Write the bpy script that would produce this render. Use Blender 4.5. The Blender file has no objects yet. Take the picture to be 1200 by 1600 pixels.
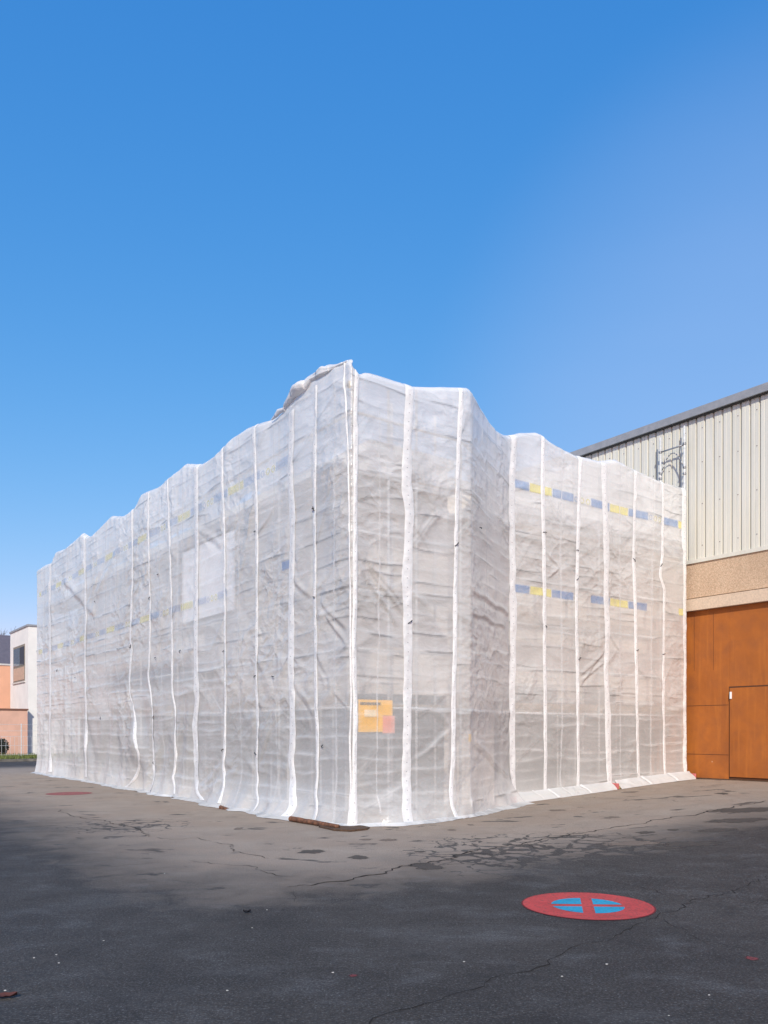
import bpy, bmesh, math, random
import numpy as np
from mathutils import Vector, Matrix, Quaternion
random.seed(7); RNG = np.random.default_rng(11)
scene = bpy.context.scene
# ------------------------------------------------------------------ camera
F, CX, HY, CH = 1271.0, 600.0, 1142.0, 1.6          # focal (px of a 1200x1600 frame), centre, horizon row, eye height
cam_d = bpy.data.cameras.new('camera'); cam = bpy.data.objects.new('camera', cam_d)
scene.collection.objects.link(cam); scene.camera = cam
cam.location = (0, 0, CH); cam.rotation_euler = (math.radians(90), 0, 0)
cam_d.sensor_fit = 'VERTICAL'; cam_d.sensor_height = 36.0; cam_d.sensor_width = 27.0
cam_d.lens = F/1600*36.0; cam_d.shift_y = (HY-800)/1600; cam_d.clip_end = 3000; cam_d.clip_start = 0.05
# ------------------------------------------------------------------ light
SUN_EL = math.radians(34); SUN_AZ = math.radians(183)    # azimuth from +Y, clockwise
sd = Vector((math.sin(SUN_AZ)*math.cos(SUN_EL), math.cos(SUN_AZ)*math.cos(SUN_EL), math.sin(SUN_EL)))
w = bpy.data.worlds.new('World'); scene.world = w; w.use_nodes = True
nt = w.node_tree; nt.nodes.clear()
def N(nt, typ, **kw):
    n = nt.nodes.new(typ)
    for k, v in kw.items():
        if k in n.inputs.keys() if hasattr(n.inputs, 'keys') else False: n.inputs[k].default_value = v
        else: setattr(n, k, v)
    return n
sky = nt.nodes.new('ShaderNodeTexSky'); sky.sky_type = 'NISHITA'; sky.sun_disc = False
sky.sun_elevation = SUN_EL; sky.sun_rotation = SUN_AZ
sky.altitude = 300; sky.air_density = 1.0; sky.dust_density = 0.6; sky.ozone_density = 3.0
tc = nt.nodes.new('ShaderNodeTexCoord')
def _m(op, a, b=None, clamp=False):
    n = nt.nodes.new('ShaderNodeMath'); n.operation = op; n.use_clamp = clamp
    for i, x in enumerate((a, b)):
        if x is None: continue
        if isinstance(x, (int, float)): n.inputs[i].default_value = x
        else: nt.links.new(x, n.inputs[i])
    return n.outputs[0]
# deep clear winter blue: per-channel response applied to the sky texture
sc = nt.nodes.new('ShaderNodeSeparateColor'); nt.links.new(sky.outputs[0], sc.inputs[0])
cb = nt.nodes.new('ShaderNodeCombineColor')
for i, (g, p) in enumerate(((2.0, 1.40), (1.0, .67), (1.09, .34))):
    nt.links.new(_m('MULTIPLY', _m('POWER', _m('MULTIPLY', sc.outputs[i], .1), p), g*10), cb.inputs[i])
# thin bright veil low in the sky on the right, and a hint of streaky cirrus
dn = nt.nodes.new('ShaderNodeVectorMath'); dn.operation = 'DOT_PRODUCT'; nt.links.new(tc.outputs['Generated'], dn.inputs[0])
v0 = Vector((.40, .84, .30)).normalized(); dn.inputs[1].default_value = v0
rp = nt.nodes.new('ShaderNodeMapRange'); rp.interpolation_type = 'SMOOTHSTEP'; nt.links.new(dn.outputs['Value'], rp.inputs[0])
for i, x in enumerate((.92, 1.0, 0, .42)): rp.inputs[i+1].default_value = x
mp = nt.nodes.new('ShaderNodeMapping'); mp.inputs['Scale'].default_value = (1.0, 1.0, 4.0)
no = nt.nodes.new('ShaderNodeTexNoise'); no.inputs['Scale'].default_value = 1.3; no.inputs['Detail'].default_value = 4; no.inputs['Roughness'].default_value = .5
nt.links.new(tc.outputs['Generated'], mp.inputs[0]); nt.links.new(mp.outputs[0], no.inputs['Vector'])
fac = _m('MULTIPLY', rp.outputs[0], _m('ADD', .55, _m('MULTIPLY', no.outputs['Fac'], .8)), True)
cl = nt.nodes.new('ShaderNodeMix'); cl.data_type = 'RGBA'; cl.inputs[7].default_value = (3.9, 5.5, 9.0, 1)
nt.links.new(fac, cl.inputs[0]); nt.links.new(cb.outputs[0], cl.inputs[6])
bg = nt.nodes.new('ShaderNodeBackground'); bg.inputs['Strength'].default_value = 0.093
wo = nt.nodes.new('ShaderNodeOutputWorld')
nt.links.new(cl.outputs[2], bg.inputs['Color']); nt.links.new(bg.outputs[0], wo.inputs['Surface'])
sl = bpy.data.lights.new('sun', 'SUN'); sl.energy = 3.7; sl.angle = math.radians(.5); sl.color = (1.0, .945, .81)
so = bpy.data.objects.new('sun', sl); scene.collection.objects.link(so)
so.rotation_euler = (-sd).to_track_quat('-Z', 'Y').to_euler()
scene.view_settings.view_transform = 'Standard'; scene.view_settings.look = 'None'
scene.view_settings.exposure = 0.12; scene.view_settings.gamma = 1.0; scene.view_settings.use_curve_mapping = False
scene.render.resolution_x = 768; scene.render.resolution_y = 1024
scene.cycles.transparent_max_bounces = 16; scene.cycles.max_bounces = 8

# ------------------------------------------------------------------ plan of the place
P0 = Vector((-0.55, 13.56)); uR = Vector((.8075, .590)).normalized(); uL = Vector((-.590, .8075)).normalized()
nLf = -uR; nRf = -uL                                   # outward normals: left facade, right facades
P1 = P0 + uR*2.67
R1 = P0 + uR*5.13 + uL*1.466
R2 = R1 + uR*6.57
PL = P0 + uL*21.35
PB = PL + uR*1.6
WALL_S = 11.95                                          # where the big hall's wall stands, along uR from P0
def sstep(a, b, x):
    t = min(1, max(0, (x-a)/(b-a))); return t*t*(3-2*t)
def gh(x, y): return .34*sstep(1.5, 9.5, x)*sstep(6, 13, y)
def G(px, py, dz=0.0):                                  # pixel -> point on the ground
    z = 0.0
    for _ in range(12):
        D = F*(CH-z)/(py-HY); x = (px-CX)/F*D; z = gh(x, D)
    return Vector((x, D, z+dz))
def loc(s, t, z=0.0):                                   # s along right facade, t along left facade
    p = P0 + uR*s + uL*t; return Vector((p.x, p.y, z))
path = [PB, PL, P0, P1, R1, R2]
seglen = [(path[i+1]-path[i]).length for i in range(5)]
cum = np.concatenate([[0], np.cumsum(seglen)]); ULEN = float(cum[-1])
def u_at(px):                                           # pixel column -> distance along the sheeting
    k = (px-CX)/F
    best = None
    for i in range(1, 5):
        a, b = path[i], path[i+1]; d = b-a; den = d.x-k*d.y
        if abs(den) < 1e-9: continue
        t = (k*a.y-a.x)/den
        if -0.02 <= t <= 1.02: return cum[i]+t*seglen[i], a.y+t*d.y
    if px < 80: return cum[1], path[1].y
    return cum[5], path[5].y
def uz(px, py):
    u, D = u_at(px); return u, CH+(HY-py)/F*D

# ------------------------------------------------------------------ helpers
C = scene.collection
def link(o, parent=None):
    C.objects.link(o)
    if parent is not None: o.parent = parent
    return o
def mesh_obj(name, verts, faces, mat=None, parent=None, smooth=False, uvs=None):
    me = bpy.data.meshes.new(name); me.from_pydata([tuple(v) for v in verts], [], faces); me.update()
    if smooth: me.polygons.foreach_set('use_smooth', [True]*len(me.polygons))
    if uvs is not None:
        uvl = me.uv_layers.new(name='UVMap')
        li = np.zeros(len(me.loops), dtype=np.int32); me.loops.foreach_get('vertex_index', li)
        uvl.data.foreach_set('uv', np.asarray(uvs, dtype=np.float32)[li].ravel())
    if mat: me.materials.append(mat)
    return link(bpy.data.objects.new(name, me), parent)
class MB:
    def __init__(s): s.v = []; s.f = []
    def add(s, vs, fs):
        o = len(s.v); s.v += [Vector(v) for v in vs]; s.f += [tuple(i+o for i in f) for f in fs]
    def box(s, c, sx, sy, sz, ax=None, ay=None):        # centre, sizes, axes (horizontal)
        ax = ax or Vector((1, 0, 0)); ay = ay or Vector((0, 1, 0)); az = Vector((0, 0, 1)); c = Vector(c)
        ax = Vector((ax[0], ax[1], 0)); ay = Vector((ay[0], ay[1], 0))
        vs = [c+ax*(sx/2*i)+ay*(sy/2*j)+az*(sz/2*k) for k in (-1, 1) for j in (-1, 1) for i in (-1, 1)]
        s.add(vs, [(0, 2, 3, 1), (4, 5, 7, 6), (0, 1, 5, 4), (2, 6, 7, 3), (0, 4, 6, 2), (1, 3, 7, 5)])
    def span(s, s0, s1, t0, t1, z0, z1):                # box in facade coordinates
        c = loc((s0+s1)/2, (t0+t1)/2, (z0+z1)/2); s.box(c, abs(s1-s0), abs(t1-t0), abs(z1-z0), uR, uL)
    def tube(s, a, b, r, n=8, r2=None, cap=True):
        a = Vector(a); b = Vector(b); d = (b-a).normalized(); r2 = r if r2 is None else r2
        q = d.to_track_quat('Z', 'Y'); x = q @ Vector((1, 0, 0)); y = q @ Vector((0, 1, 0)); vs = []
        for p, rr in ((a, r), (b, r2)):
            for i in range(n):
                an = 2*math.pi*i/n; vs.append(p+x*math.cos(an)*rr+y*math.sin(an)*rr)
        fs = [(i, (i+1) % n, n+(i+1) % n, n+i) for i in range(n)]
        if cap: fs += [tuple(range(n))[::-1], tuple(range(n, 2*n))]
        s.add(vs, fs)
    def build(s, name, mat, parent=None, smooth=False, bevel=0):
        o = mesh_obj(name, s.v, s.f, mat, parent, smooth)
        if bevel:
            m = o.modifiers.new('bevel', 'BEVEL'); m.width = bevel; m.segments = 2; m.limit_method = 'ANGLE'
        return o
def tag(o, label, cat, group=None):
    o['label'] = label; o['category'] = cat
    if group: o['group'] = group
    return o
def empty(name, p=(0, 0, 0)):
    o = bpy.data.objects.new(name, None); o.location = p; o.empty_display_size = .2; link(o); bpy.context.view_layer.update(); return o
def adopt(root, objs):                                  # children keep world coordinates although the empty stands at its base
    for o in objs:
        o.parent = root; o.location = -root.location
def finish(root):
    for o in root.children: o.location = Vector(o.location)-root.location
# value noise in numpy
_T = RNG.random((256, 256)).astype(np.float64)*2-1
def vn(x, y):
    xi = np.floor(x).astype(int); yi = np.floor(y).astype(int); fx = x-xi; fy = y-yi
    fx = fx*fx*fx*(fx*(fx*6-15)+10); fy = fy*fy*fy*(fy*(fy*6-15)+10)
    g = lambda a, b: _T[a & 255, b & 255]
    return (g(xi, yi)*(1-fx)+g(xi+1, yi)*fx)*(1-fy)+(g(xi, yi+1)*(1-fx)+g(xi+1, yi+1)*fx)*fy
def fbm(x, y, o=4):
    r = 0; a = 1; t = 0
    for i in range(o):
        r = r+a*vn(x*2**i+i*17.3, y*2**i+i*9.1); t += a; a *= .5
    return r/t
# ------------------------------------------------------------------ materials
def mat(name):
    m = bpy.data.materials.new(name); m.use_nodes = True; m.node_tree.nodes.clear(); return m, m.node_tree
def L(nt, a, b): nt.links.new(a, b)
def noise(nt, vec, scale, detail=4, rough=.5, dist=0):
    n = nt.nodes.new('ShaderNodeTexNoise'); n.inputs['Scale'].default_value = scale; n.inputs['Detail'].default_value = detail
    n.inputs['Roughness'].default_value = rough; n.inputs['Distortion'].default_value = dist
    if vec is not None: L(nt, vec, n.inputs['Vector'])
    return n.outputs['Fac']
def rng(nt, v, a, b, c=0., d=1., smooth=False):
    n = nt.nodes.new('ShaderNodeMapRange'); n.interpolation_type = 'SMOOTHSTEP' if smooth else 'LINEAR'
    L(nt, v, n.inputs[0])
    for i, x in enumerate((a, b, c, d)): n.inputs[i+1].default_value = x
    return n.outputs[0]
def mth(nt, op, a, b=None, clamp=False):
    n = nt.nodes.new('ShaderNodeMath'); n.operation = op; n.use_clamp = clamp
    for i, x in enumerate((a, b)):
        if x is None: continue
        if isinstance(x, (int, float)): n.inputs[i].default_value = x
        else: L(nt, x, n.inputs[i])
    return n.outputs[0]
def mixc(nt, f, a, b, mode='MIX'):
    n = nt.nodes.new('ShaderNodeMix'); n.data_type = 'RGBA'; n.blend_type = mode
    if isinstance(f, (int, float)): n.inputs[0].default_value = f
    else: L(nt, f, n.inputs[0])
    for i, x in ((6, a), (7, b)):
        if isinstance(x, tuple): n.inputs[i].default_value = (*x[:3], 1)
        else: L(nt, x, n.inputs[i])
    return n.outputs[2]
def coords(nt, scale=None):
    g = nt.nodes.new('ShaderNodeNewGeometry'); v = g.outputs['Position']
    if scale:
        m = nt.nodes.new('ShaderNodeMapping'); m.inputs['Scale'].default_value = scale; L(nt, v, m.inputs[0]); v = m.outputs[0]
    return v
def bump(nt, h, strength, dist, normal=None):
    b = nt.nodes.new('ShaderNodeBump'); b.inputs['Strength'].default_value = strength; b.inputs['Distance'].default_value = dist
    L(nt, h, b.inputs['Height'])
    if normal is not None: L(nt, normal, b.inputs['Normal'])
    return b.outputs[0]
def princ(nt, col, rough=.6, metal=0., spec=.5, normal=None, out=True):
    p = nt.nodes.new('ShaderNodeBsdfPrincipled')
    if isinstance(col, tuple): p.inputs['Base Color'].default_value = (*col[:3], 1)
    else: L(nt, col, p.inputs['Base Color'])
    if isinstance(rough, (int, float)): p.inputs['Roughness'].default_value = rough
    else: L(nt, rough, p.inputs['Roughness'])
    p.inputs['Metallic'].default_value = metal; p.inputs['Specular IOR Level'].default_value = spec
    if normal is not None: L(nt, normal, p.inputs['Normal'])
    if out:
        o = nt.nodes.new('ShaderNodeOutputMaterial'); L(nt, p.outputs[0], o.inputs['Surface'])
    return p
def simple(name, col, rough=.6, metal=0., var=.15, scale=6., bmp=.0, bscale=40., spec=.5, col2=None):
    m, nt = mat(name); v = coords(nt)
    n = noise(nt, v, scale, 6, .6); dark = col2 or tuple(c*(1-var) for c in col)
    c = mixc(nt, rng(nt, n, .35, .65), dark, tuple(min(1, x*(1+var*.5)) for x in col))
    nm = bump(nt, noise(nt, v, bscale, 5, .6), bmp, .01) if bmp else None
    princ(nt, c, rng(nt, n, .3, .7, rough*.85, min(1, rough*1.15)), metal, spec, nm); return m

def ground_material():
    m, nt = mat('asphalt'); v = coords(nt)
    def dot(vec, const):
        d = nt.nodes.new('ShaderNodeVectorMath'); d.operation = 'DOT_PRODUCT'; L(nt, vec, d.inputs[0]); d.inputs[1].default_value = const; return d.outputs['Value']
    sub = nt.nodes.new('ShaderNodeVectorMath'); sub.operation = 'SUBTRACT'; L(nt, v, sub.inputs[0]); sub.inputs[1].default_value = (P0.x, P0.y, 0)
    q = sub.outputs[0]
    dl = dot(q, (nLf.x, nLf.y, 0)); dr = dot(q, (nRf.x, nRf.y, 0))
    mx = nt.nodes.new('ShaderNodeMath'); mx.operation = 'SMOOTH_MAX'; mx.inputs[2].default_value = 2.2; L(nt, dl, mx.inputs[0]); L(nt, dr, mx.inputs[1])
    d = mx.outputs[0]
    big = noise(nt, v, .45, 4, .55, .4); med = noise(nt, v, 1.7, 6, .62, .6)
    d2 = mth(nt, 'ADD', d, mth(nt, 'MULTIPLY', mth(nt, 'SUBTRACT', big, .5), 2.4))
    d3 = mth(nt, 'ADD', d2, mth(nt, 'MULTIPLY', mth(nt, 'SUBTRACT', med, .5), 2.0))
    dry = rng(nt, d3, 5.0, 2.8, 0, 1)
    far = dot(q, (uL.x, uL.y, 0))
    dry = mth(nt, 'MULTIPLY', dry, rng(nt, far, 29, 25, 0, 1, True))
    # broken, crazed area with moisture held in the cracks
    sp = nt.nodes.new('ShaderNodeSeparateXYZ'); L(nt, v, sp.inputs[0])
    wv = nt.nodes.new('ShaderNodeVectorMath'); wv.operation = 'ADD'; L(nt, v, wv.inputs[0])
    nn = nt.nodes.new('ShaderNodeTexNoise'); nn.inputs['Scale'].default_value = 3; nn.inputs['Detail'].default_value = 4; L(nt, v, nn.inputs['Vector'])
    sc = nt.nodes.new('ShaderNodeVectorMath'); sc.operation = 'SCALE'; sc.inputs['Scale'].default_value = .45; L(nt, nn.outputs['Color'], sc.inputs[0]); L(nt, sc.outputs[0], wv.inputs[1])
    vo = nt.nodes.new('ShaderNodeTexVoronoi'); vo.feature = 'DISTANCE_TO_EDGE'; vo.inputs['Scale'].default_value = 2.6; L(nt, wv.outputs[0], vo.inputs['Vector'])
    cen = G(880, 1333)
    dd = nt.nodes.new('ShaderNodeVectorMath'); dd.operation = 'DISTANCE'; L(nt, v, dd.inputs[0]); dd.inputs[1].default_value = (cen.x, cen.y, cen.z)
    cen2 = G(200, 1290)
    dd2 = nt.nodes.new('ShaderNodeVectorMath'); dd2.operation = 'DISTANCE'; L(nt, v, dd2.inputs[0]); dd2.inputs[1].default_value = (cen2.x, cen2.y, cen2.z)
    reg = mth(nt, 'MAXIMUM', rng(nt, dd.outputs['Value'], 2.4, .6, 0, 1, True), rng(nt, dd2.outputs['Value'], 1.3, .4, 0, .5, True))
    med2 = noise(nt, v, 2.6, 5, .6, .8)
    wid = mth(nt, 'MULTIPLY', reg, rng(nt, med2, .35, .62, .0, .24))
    crz = mth(nt, 'LESS_THAN', vo.outputs['Distance'], wid)
    # random small damp spots on the dry apron
    st = noise(nt, coords(nt, (1.0, 1.6, 1)), 1.15, 5, .6, .5)
    spots = rng(nt, st, .61, .66, 0, .85, True)
    wet = mth(nt, 'MAXIMUM', mth(nt, 'MULTIPLY', crz, .88), spots)
    dry = mth(nt, 'MULTIPLY', dry, mth(nt, 'SUBTRACT', 1, wet))
    fine = noise(nt, v, 26, 6, .7); agg = noise(nt, v, 62, 3, .75)
    cdry = mixc(nt, rng(nt, med, .3, .7), (.345, .280, .225), (.45, .370, .300))
    cdry = mixc(nt, rng(nt, noise(nt, v, .8, 3, .5), .4, .7, 0, .6), cdry, (.40, .305, .235))
    cdry = mixc(nt, rng(nt, agg, .38, .62), cdry, mixc(nt, 1., cdry, (.66, .65, .64), 'MULTIPLY'))
    cwet = mixc(nt, rng(nt, big, .35, .65), (.034, .029, .025), (.060, .051, .043))
    cwet = mixc(nt, rng(nt, noise(nt, coords(nt, (.6, 1.4, 1)), .9, 5, .6, .7), .55, .75, 0, .7), cwet, (.105, .10, .096))
    cwet = mixc(nt, rng(nt, agg, .50, .68, 0, .9), cwet, (.17, .165, .16))
    cwet = mixc(nt, rng(nt, fine, .30, .55, .75, 0), cwet, (.016, .015, .016))
    mr = nt.nodes.new('ShaderNodeMapping'); mr.inputs['Rotation'].default_value = (0, 0, .5); mr.inputs['Scale'].default_value = (1.5, 2.2, 1); L(nt, v, mr.inputs[0])
    scf_ = noise(nt, mr.outputs[0], 1.0, 9, .72, .3)
    cwet = mixc(nt, rng(nt, scf_, .53, .70, 0, .6), cwet, mixc(nt, rng(nt, agg, .42, .60), (.070, .069, .070), (.20, .195, .19)))
    cwet = mixc(nt, rng(nt, scf_, .46, .34, 0, .5), cwet, (.024, .022, .021))
    c = mixc(nt, dry, cwet, cdry)
    spk = nt.nodes.new('ShaderNodeTexVoronoi'); spk.inputs['Scale'].default_value = 38; L(nt, v, spk.inputs['Vector'])
    sx = nt.nodes.new('ShaderNodeSeparateXYZ'); L(nt, spk.outputs['Color'], sx.inputs[0])
    pick = mth(nt, 'MULTIPLY', mth(nt, 'GREATER_THAN', sx.outputs[0], .93), mth(nt, 'LESS_THAN', spk.outputs['Distance'], .22))
    c = mixc(nt, mth(nt, 'MULTIPLY', pick, .6), c, (.22, .215, .21))
    nm = bump(nt, mth(nt, 'ADD', mth(nt, 'MULTIPLY', agg, .6), fine), .9, .016)
    nm = bump(nt, noise(nt, v, 3.5, 4, .6), .25, .03, nm)
    r = mth(nt, 'ADD', rng(nt, dry, 0, 1, .74, .95), rng(nt, med, .3, .7, -.06, .06))
    princ(nt, c, r, 0, .28, nm); return m
M = {}
M['ground'] = ground_material()
def paint_road(name, col, worn, lo=.52, hi=.62):
    m, nt = mat(name); v = coords(nt)
    n = noise(nt, v, 30, 6, .7); b = noise(nt, v, 3.5, 5, .6)
    c = mixc(nt, rng(nt, b, .3, .7), tuple(x*.82 for x in col), col)
    c = mixc(nt, rng(nt, n, lo, hi, 0, worn), c, (.10, .075, .07))
    c = mixc(nt, rng(nt, noise(nt, v, 85, 3, .7), .60, .68, 0, worn*1.3), c, (.07, .06, .058)); c = mixc(nt, rng(nt, noise(nt, coords(nt, (1, 4, 1)), 2.2, 5, .6), .52, .70, 0, .45), c, mixc(nt, 1., c, (.62, .60, .60), 'MULTIPLY'))
    princ(nt, c, .85, 0, .12, bump(nt, noise(nt, v, 60, 4, .6), .4, .006)); return m
M['red_paint'] = paint_road('red_road_paint', (.60, .085, .08), .6)
M['red_edge'] = paint_road('dark_red_road_paint', (.22, .035, .04), .4)
M['blue_paint'] = paint_road('blue_road_paint', (.035, .36, .55), .38)
M['faded_red'] = paint_road('faded_red_paint', (.58, .17, .16), .9, .36, .6)
M['crack'] = simple('crack_fill', (.034, .030, .028), .95, var=.3, spec=.1)
M['damp'] = simple('damp_asphalt', (.21, .165, .13), .6, var=.25, scale=9, bmp=.4)
M['damp_dark'] = simple('dark_damp_asphalt', (.095, .08, .068), .7, var=.25, scale=9, bmp=.4)
def sheet_material(name, opac, col=(.80, .80, .79), trans=.35, streak=True):
    m, nt = mat(name); v = coords(nt)
    dust = noise(nt, v, .7, 5, .6)
    c = mixc(nt, rng(nt, dust, .35, .65), tuple(x*.90 for x in col), col)
    fine = noise(nt, coords(nt, (1, 1, 3.5)), 6, 6, .62, .8)
    rdg = mth(nt, 'ABSOLUTE', mth(nt, 'SUBTRACT', noise(nt, coords(nt, (1, 1, 2.2)), 2.6, 5, .55, 1.2), .5))
    nm = bump(nt, mth(nt, 'ADD', mth(nt, 'MULTIPLY', rng(nt, rdg, 0, .10), .35), mth(nt, 'MULTIPLY', fine, .2)), .34, .016)
    # crumpled-film facets, strong in some places and absent in others
    dv = nt.nodes.new('ShaderNodeVectorMath'); dv.operation = 'MULTIPLY_ADD'; L(nt, v, dv.inputs[0]); dv.inputs[1].default_value = (1, 1, 1.35)
    nz = nt.nodes.new('ShaderNodeTexNoise'); nz.inputs['Scale'].default_value = 1.4; nz.inputs['Detail'].default_value = 2; L(nt, v, nz.inputs['Vector'])
    sv = nt.nodes.new('ShaderNodeVectorMath'); sv.operation = 'SCALE'; sv.inputs['Scale'].default_value = .9; L(nt, nz.outputs['Color'], sv.inputs[0]); L(nt, sv.outputs[0], dv.inputs[2])
    hs = []
    for scl in (2.3, 5.5):
        vo = nt.nodes.new('ShaderNodeTexVoronoi'); vo.feature = 'F1'; vo.inputs['Scale'].default_value = scl; L(nt, dv.outputs[0], vo.inputs['Vector']); hs.append(vo.outputs['Distance'])
    hh = mth(nt, 'ADD', hs[0], mth(nt, 'MULTIPLY', hs[1], .35))
    msk = rng(nt, noise(nt, coords(nt, (1, 1, .8)), .55, 3, .5), .40, .62, .12, 1, True)
    nm = bump(nt, mth(nt, 'MULTIPLY', hh, msk), .85, .05, nm)
    p = princ(nt, c, .24, 0, .65, nm, out=False)
    tr = nt.nodes.new('ShaderNodeBsdfTranslucent'); L(nt, c, tr.inputs['Color']); L(nt, nm, tr.inputs['Normal'])
    a = nt.nodes.new('ShaderNodeMixShader'); a.inputs[0].default_value = trans; L(nt, p.outputs[0], a.inputs[1]); L(nt, tr.outputs[0], a.inputs[2])
    tp = nt.nodes.new('ShaderNodeBsdfTransparent'); tp.inputs['Color'].default_value = (.93, .93, .94, 1)
    f = mth(nt, 'ADD', opac, mth(nt, 'MULTIPLY', mth(nt, 'SUBTRACT', fine, .5), .08))
    f = mth(nt, 'ADD', f, rng(nt, rdg, 0, .02, .05, 0), clamp=True)
    if streak:
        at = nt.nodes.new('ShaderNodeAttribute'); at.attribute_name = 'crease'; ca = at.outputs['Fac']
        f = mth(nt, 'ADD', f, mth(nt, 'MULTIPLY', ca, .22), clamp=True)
        c = mixc(nt, mth(nt, 'MULTIPLY', ca, .95, True), c, (.25, .24, .23))       # fold shading painted into the colour along the crease lines
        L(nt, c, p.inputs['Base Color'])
    # film seen at a grazing angle lets less through
    lw = nt.nodes.new('ShaderNodeLayerWeight'); lw.inputs['Blend'].default_value = .30; L(nt, nm, lw.inputs['Normal'])
    f = mth(nt, 'ADD', f, mth(nt, 'MULTIPLY', lw.outputs['Facing'], .46), clamp=True)
    b = nt.nodes.new('ShaderNodeMixShader'); L(nt, f, b.inputs[0]); L(nt, tp.outputs[0], b.inputs[1]); L(nt, a.outputs[0], b.inputs[2])
    o = nt.nodes.new('ShaderNodeOutputMaterial'); L(nt, b.outputs[0], o.inputs['Surface']); return m
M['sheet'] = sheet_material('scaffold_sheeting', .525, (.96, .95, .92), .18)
M['hem'] = sheet_material('folded_hem', .88, (.86, .87, .87), .35, False)
M['roll'] = sheet_material('bundled_sheeting', .80, (.94, .94, .94), .3, False)
def strip_material(name, op):
    m, nt = mat(name); v = coords(nt)
    uv = nt.nodes.new('ShaderNodeUVMap'); sx = nt.nodes.new('ShaderNodeSeparateXYZ'); L(nt, uv.outputs[0], sx.inputs[0])
    fr = mth(nt, 'FRACT', mth(nt, 'MULTIPLY', sx.outputs[1], 6.2))
    dy = mth(nt, 'MULTIPLY', mth(nt, 'SUBTRACT', fr, .5), .16); dx = mth(nt, 'MULTIPLY', mth(nt, 'SUBTRACT', sx.outputs[0], .5), .14)
    rr = mth(nt, 'SQRT', mth(nt, 'ADD', mth(nt, 'MULTIPLY', dx, dx), mth(nt, 'MULTIPLY', dy, dy)))
    hole = mth(nt, 'LESS_THAN', rr, .0085)
    n = noise(nt, coords(nt, (1, 1, 1.5)), 9, 5, .6, .5)
    c = mixc(nt, rng(nt, n, .35, .65), (.80, .80, .79), (.93, .93, .92))
    c = mixc(nt, mth(nt, 'MULTIPLY', hole, .75), c, (.25, .25, .26))
    nm = bump(nt, n, .6, .015)
    p = princ(nt, c, .42, 0, .5, nm, out=False)
    tr = nt.nodes.new('ShaderNodeBsdfTranslucent'); tr.inputs['Color'].default_value = (.85, .85, .85, 1)
    a = nt.nodes.new('ShaderNodeMixShader'); a.inputs[0].default_value = .15; L(nt, p.outputs[0], a.inputs[1]); L(nt, tr.outputs[0], a.inputs[2])
    tp = nt.nodes.new('ShaderNodeBsdfTransparent')
    b = nt.nodes.new('ShaderNodeMixShader'); b.inputs[0].default_value = op; L(nt, tp.outputs[0], b.inputs[1]); L(nt, a.outputs[0], b.inputs[2])
    o = nt.nodes.new('ShaderNodeOutputMaterial'); L(nt, b.outputs[0], o.inputs['Surface']); return m
M['strip'] = strip_material('white_seam_band', .97); M['thin'] = strip_material('thin_seam', .55)
def ink(name, col, op):
    m, nt = mat(name); v = coords(nt); n = noise(nt, v, 5, 5, .6)
    d = nt.nodes.new('ShaderNodeBsdfDiffuse'); d.inputs['Color'].default_value = (*col, 1)
    t = nt.nodes.new('ShaderNodeBsdfTransparent'); b = nt.nodes.new('ShaderNodeMixShader')
    uv = nt.nodes.new('ShaderNodeUVMap'); sx = nt.nodes.new('ShaderNodeSeparateXYZ'); L(nt, uv.outputs[0], sx.inputs[0])
    ex = rng(nt, mth(nt, 'ABSOLUTE', mth(nt, 'SUBTRACT', sx.outputs[0], .5)), .5, .465, 0, 1, True); ey = rng(nt, mth(nt, 'ABSOLUTE', mth(nt, 'SUBTRACT', sx.outputs[1], .5)), .5, .30, 0, 1, True)
    L(nt, mth(nt, 'MULTIPLY', mth(nt, 'MULTIPLY', ex, ey), rng(nt, n, .3, .7, op*.65, min(1, op*1.15))), b.inputs[0]); L(nt, t.outputs[0], b.inputs[1]); L(nt, d.outputs[0], b.inputs[2])
    o = nt.nodes.new('ShaderNodeOutputMaterial'); L(nt, b.outputs[0], o.inputs['Surface']); return m
M['ink_blue'] = ink('blue_print', (.17, .33, .64), .42); M['ink_yellow'] = ink('yellow_print', (.90, .82, .32), .60)
M['ink_blue_faint'] = ink('faint_blue_print', (.22, .36, .62), .22); M['ink_yellow_faint'] = ink('faint_yellow_print', (.80, .76, .35), .35)
M['tie'] = simple('black_cable_tie', (.02, .02, .022), .5)
M['steel'] = simple('galvanised_steel', (.42, .43, .44), .45, metal=.75, var=.2, scale=14)
M['steel_dull'] = simple('dull_galvanised_steel', (.66, .67, .67), .55, metal=.1, var=.2, scale=14)
M['deck'] = simple('deck_board', (.34, .25, .17), .8, var=.3, scale=5)
M['timber'] = simple('weathered_timber', (.19, .085, .045), .85, var=.6, scale=14, bmp=1., bscale=30)
M['timber_end'] = simple('cut_timber_end', (.78, .68, .60), .7, var=.1)
M['timber_dark'] = simple('dark_rotten_timber', (.10, .055, .03), .9, var=.5, scale=14, bmp=1., bscale=25)
M['beam'] = simple('yellow_formwork_beam', (.60, .45, .16), .6)
M['cap'] = simple('red_end_cap', (.58, .16, .16), .5)
M['render'] = simple('cream_render', (.80, .71, .61), .9, var=.12, scale=2, bmp=.2, bscale=60)
M['lowwall'] = simple('grey_lower_wall', (.085, .083, .09), .85, var=.15, scale=1.5)
M['glass'] = simple('dark_window_glass', (.03, .035, .045), .12, spec=.8)
M['frame'] = simple('pale_window_frame', (.62, .62, .60), .5)
M['canopy'] = simple('blue_canopy', (.03, .07, .13), .5, var=.2)
M['banner'] = simple('white_banner_fabric', (.84, .85, .86), .6, var=.04)
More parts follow.
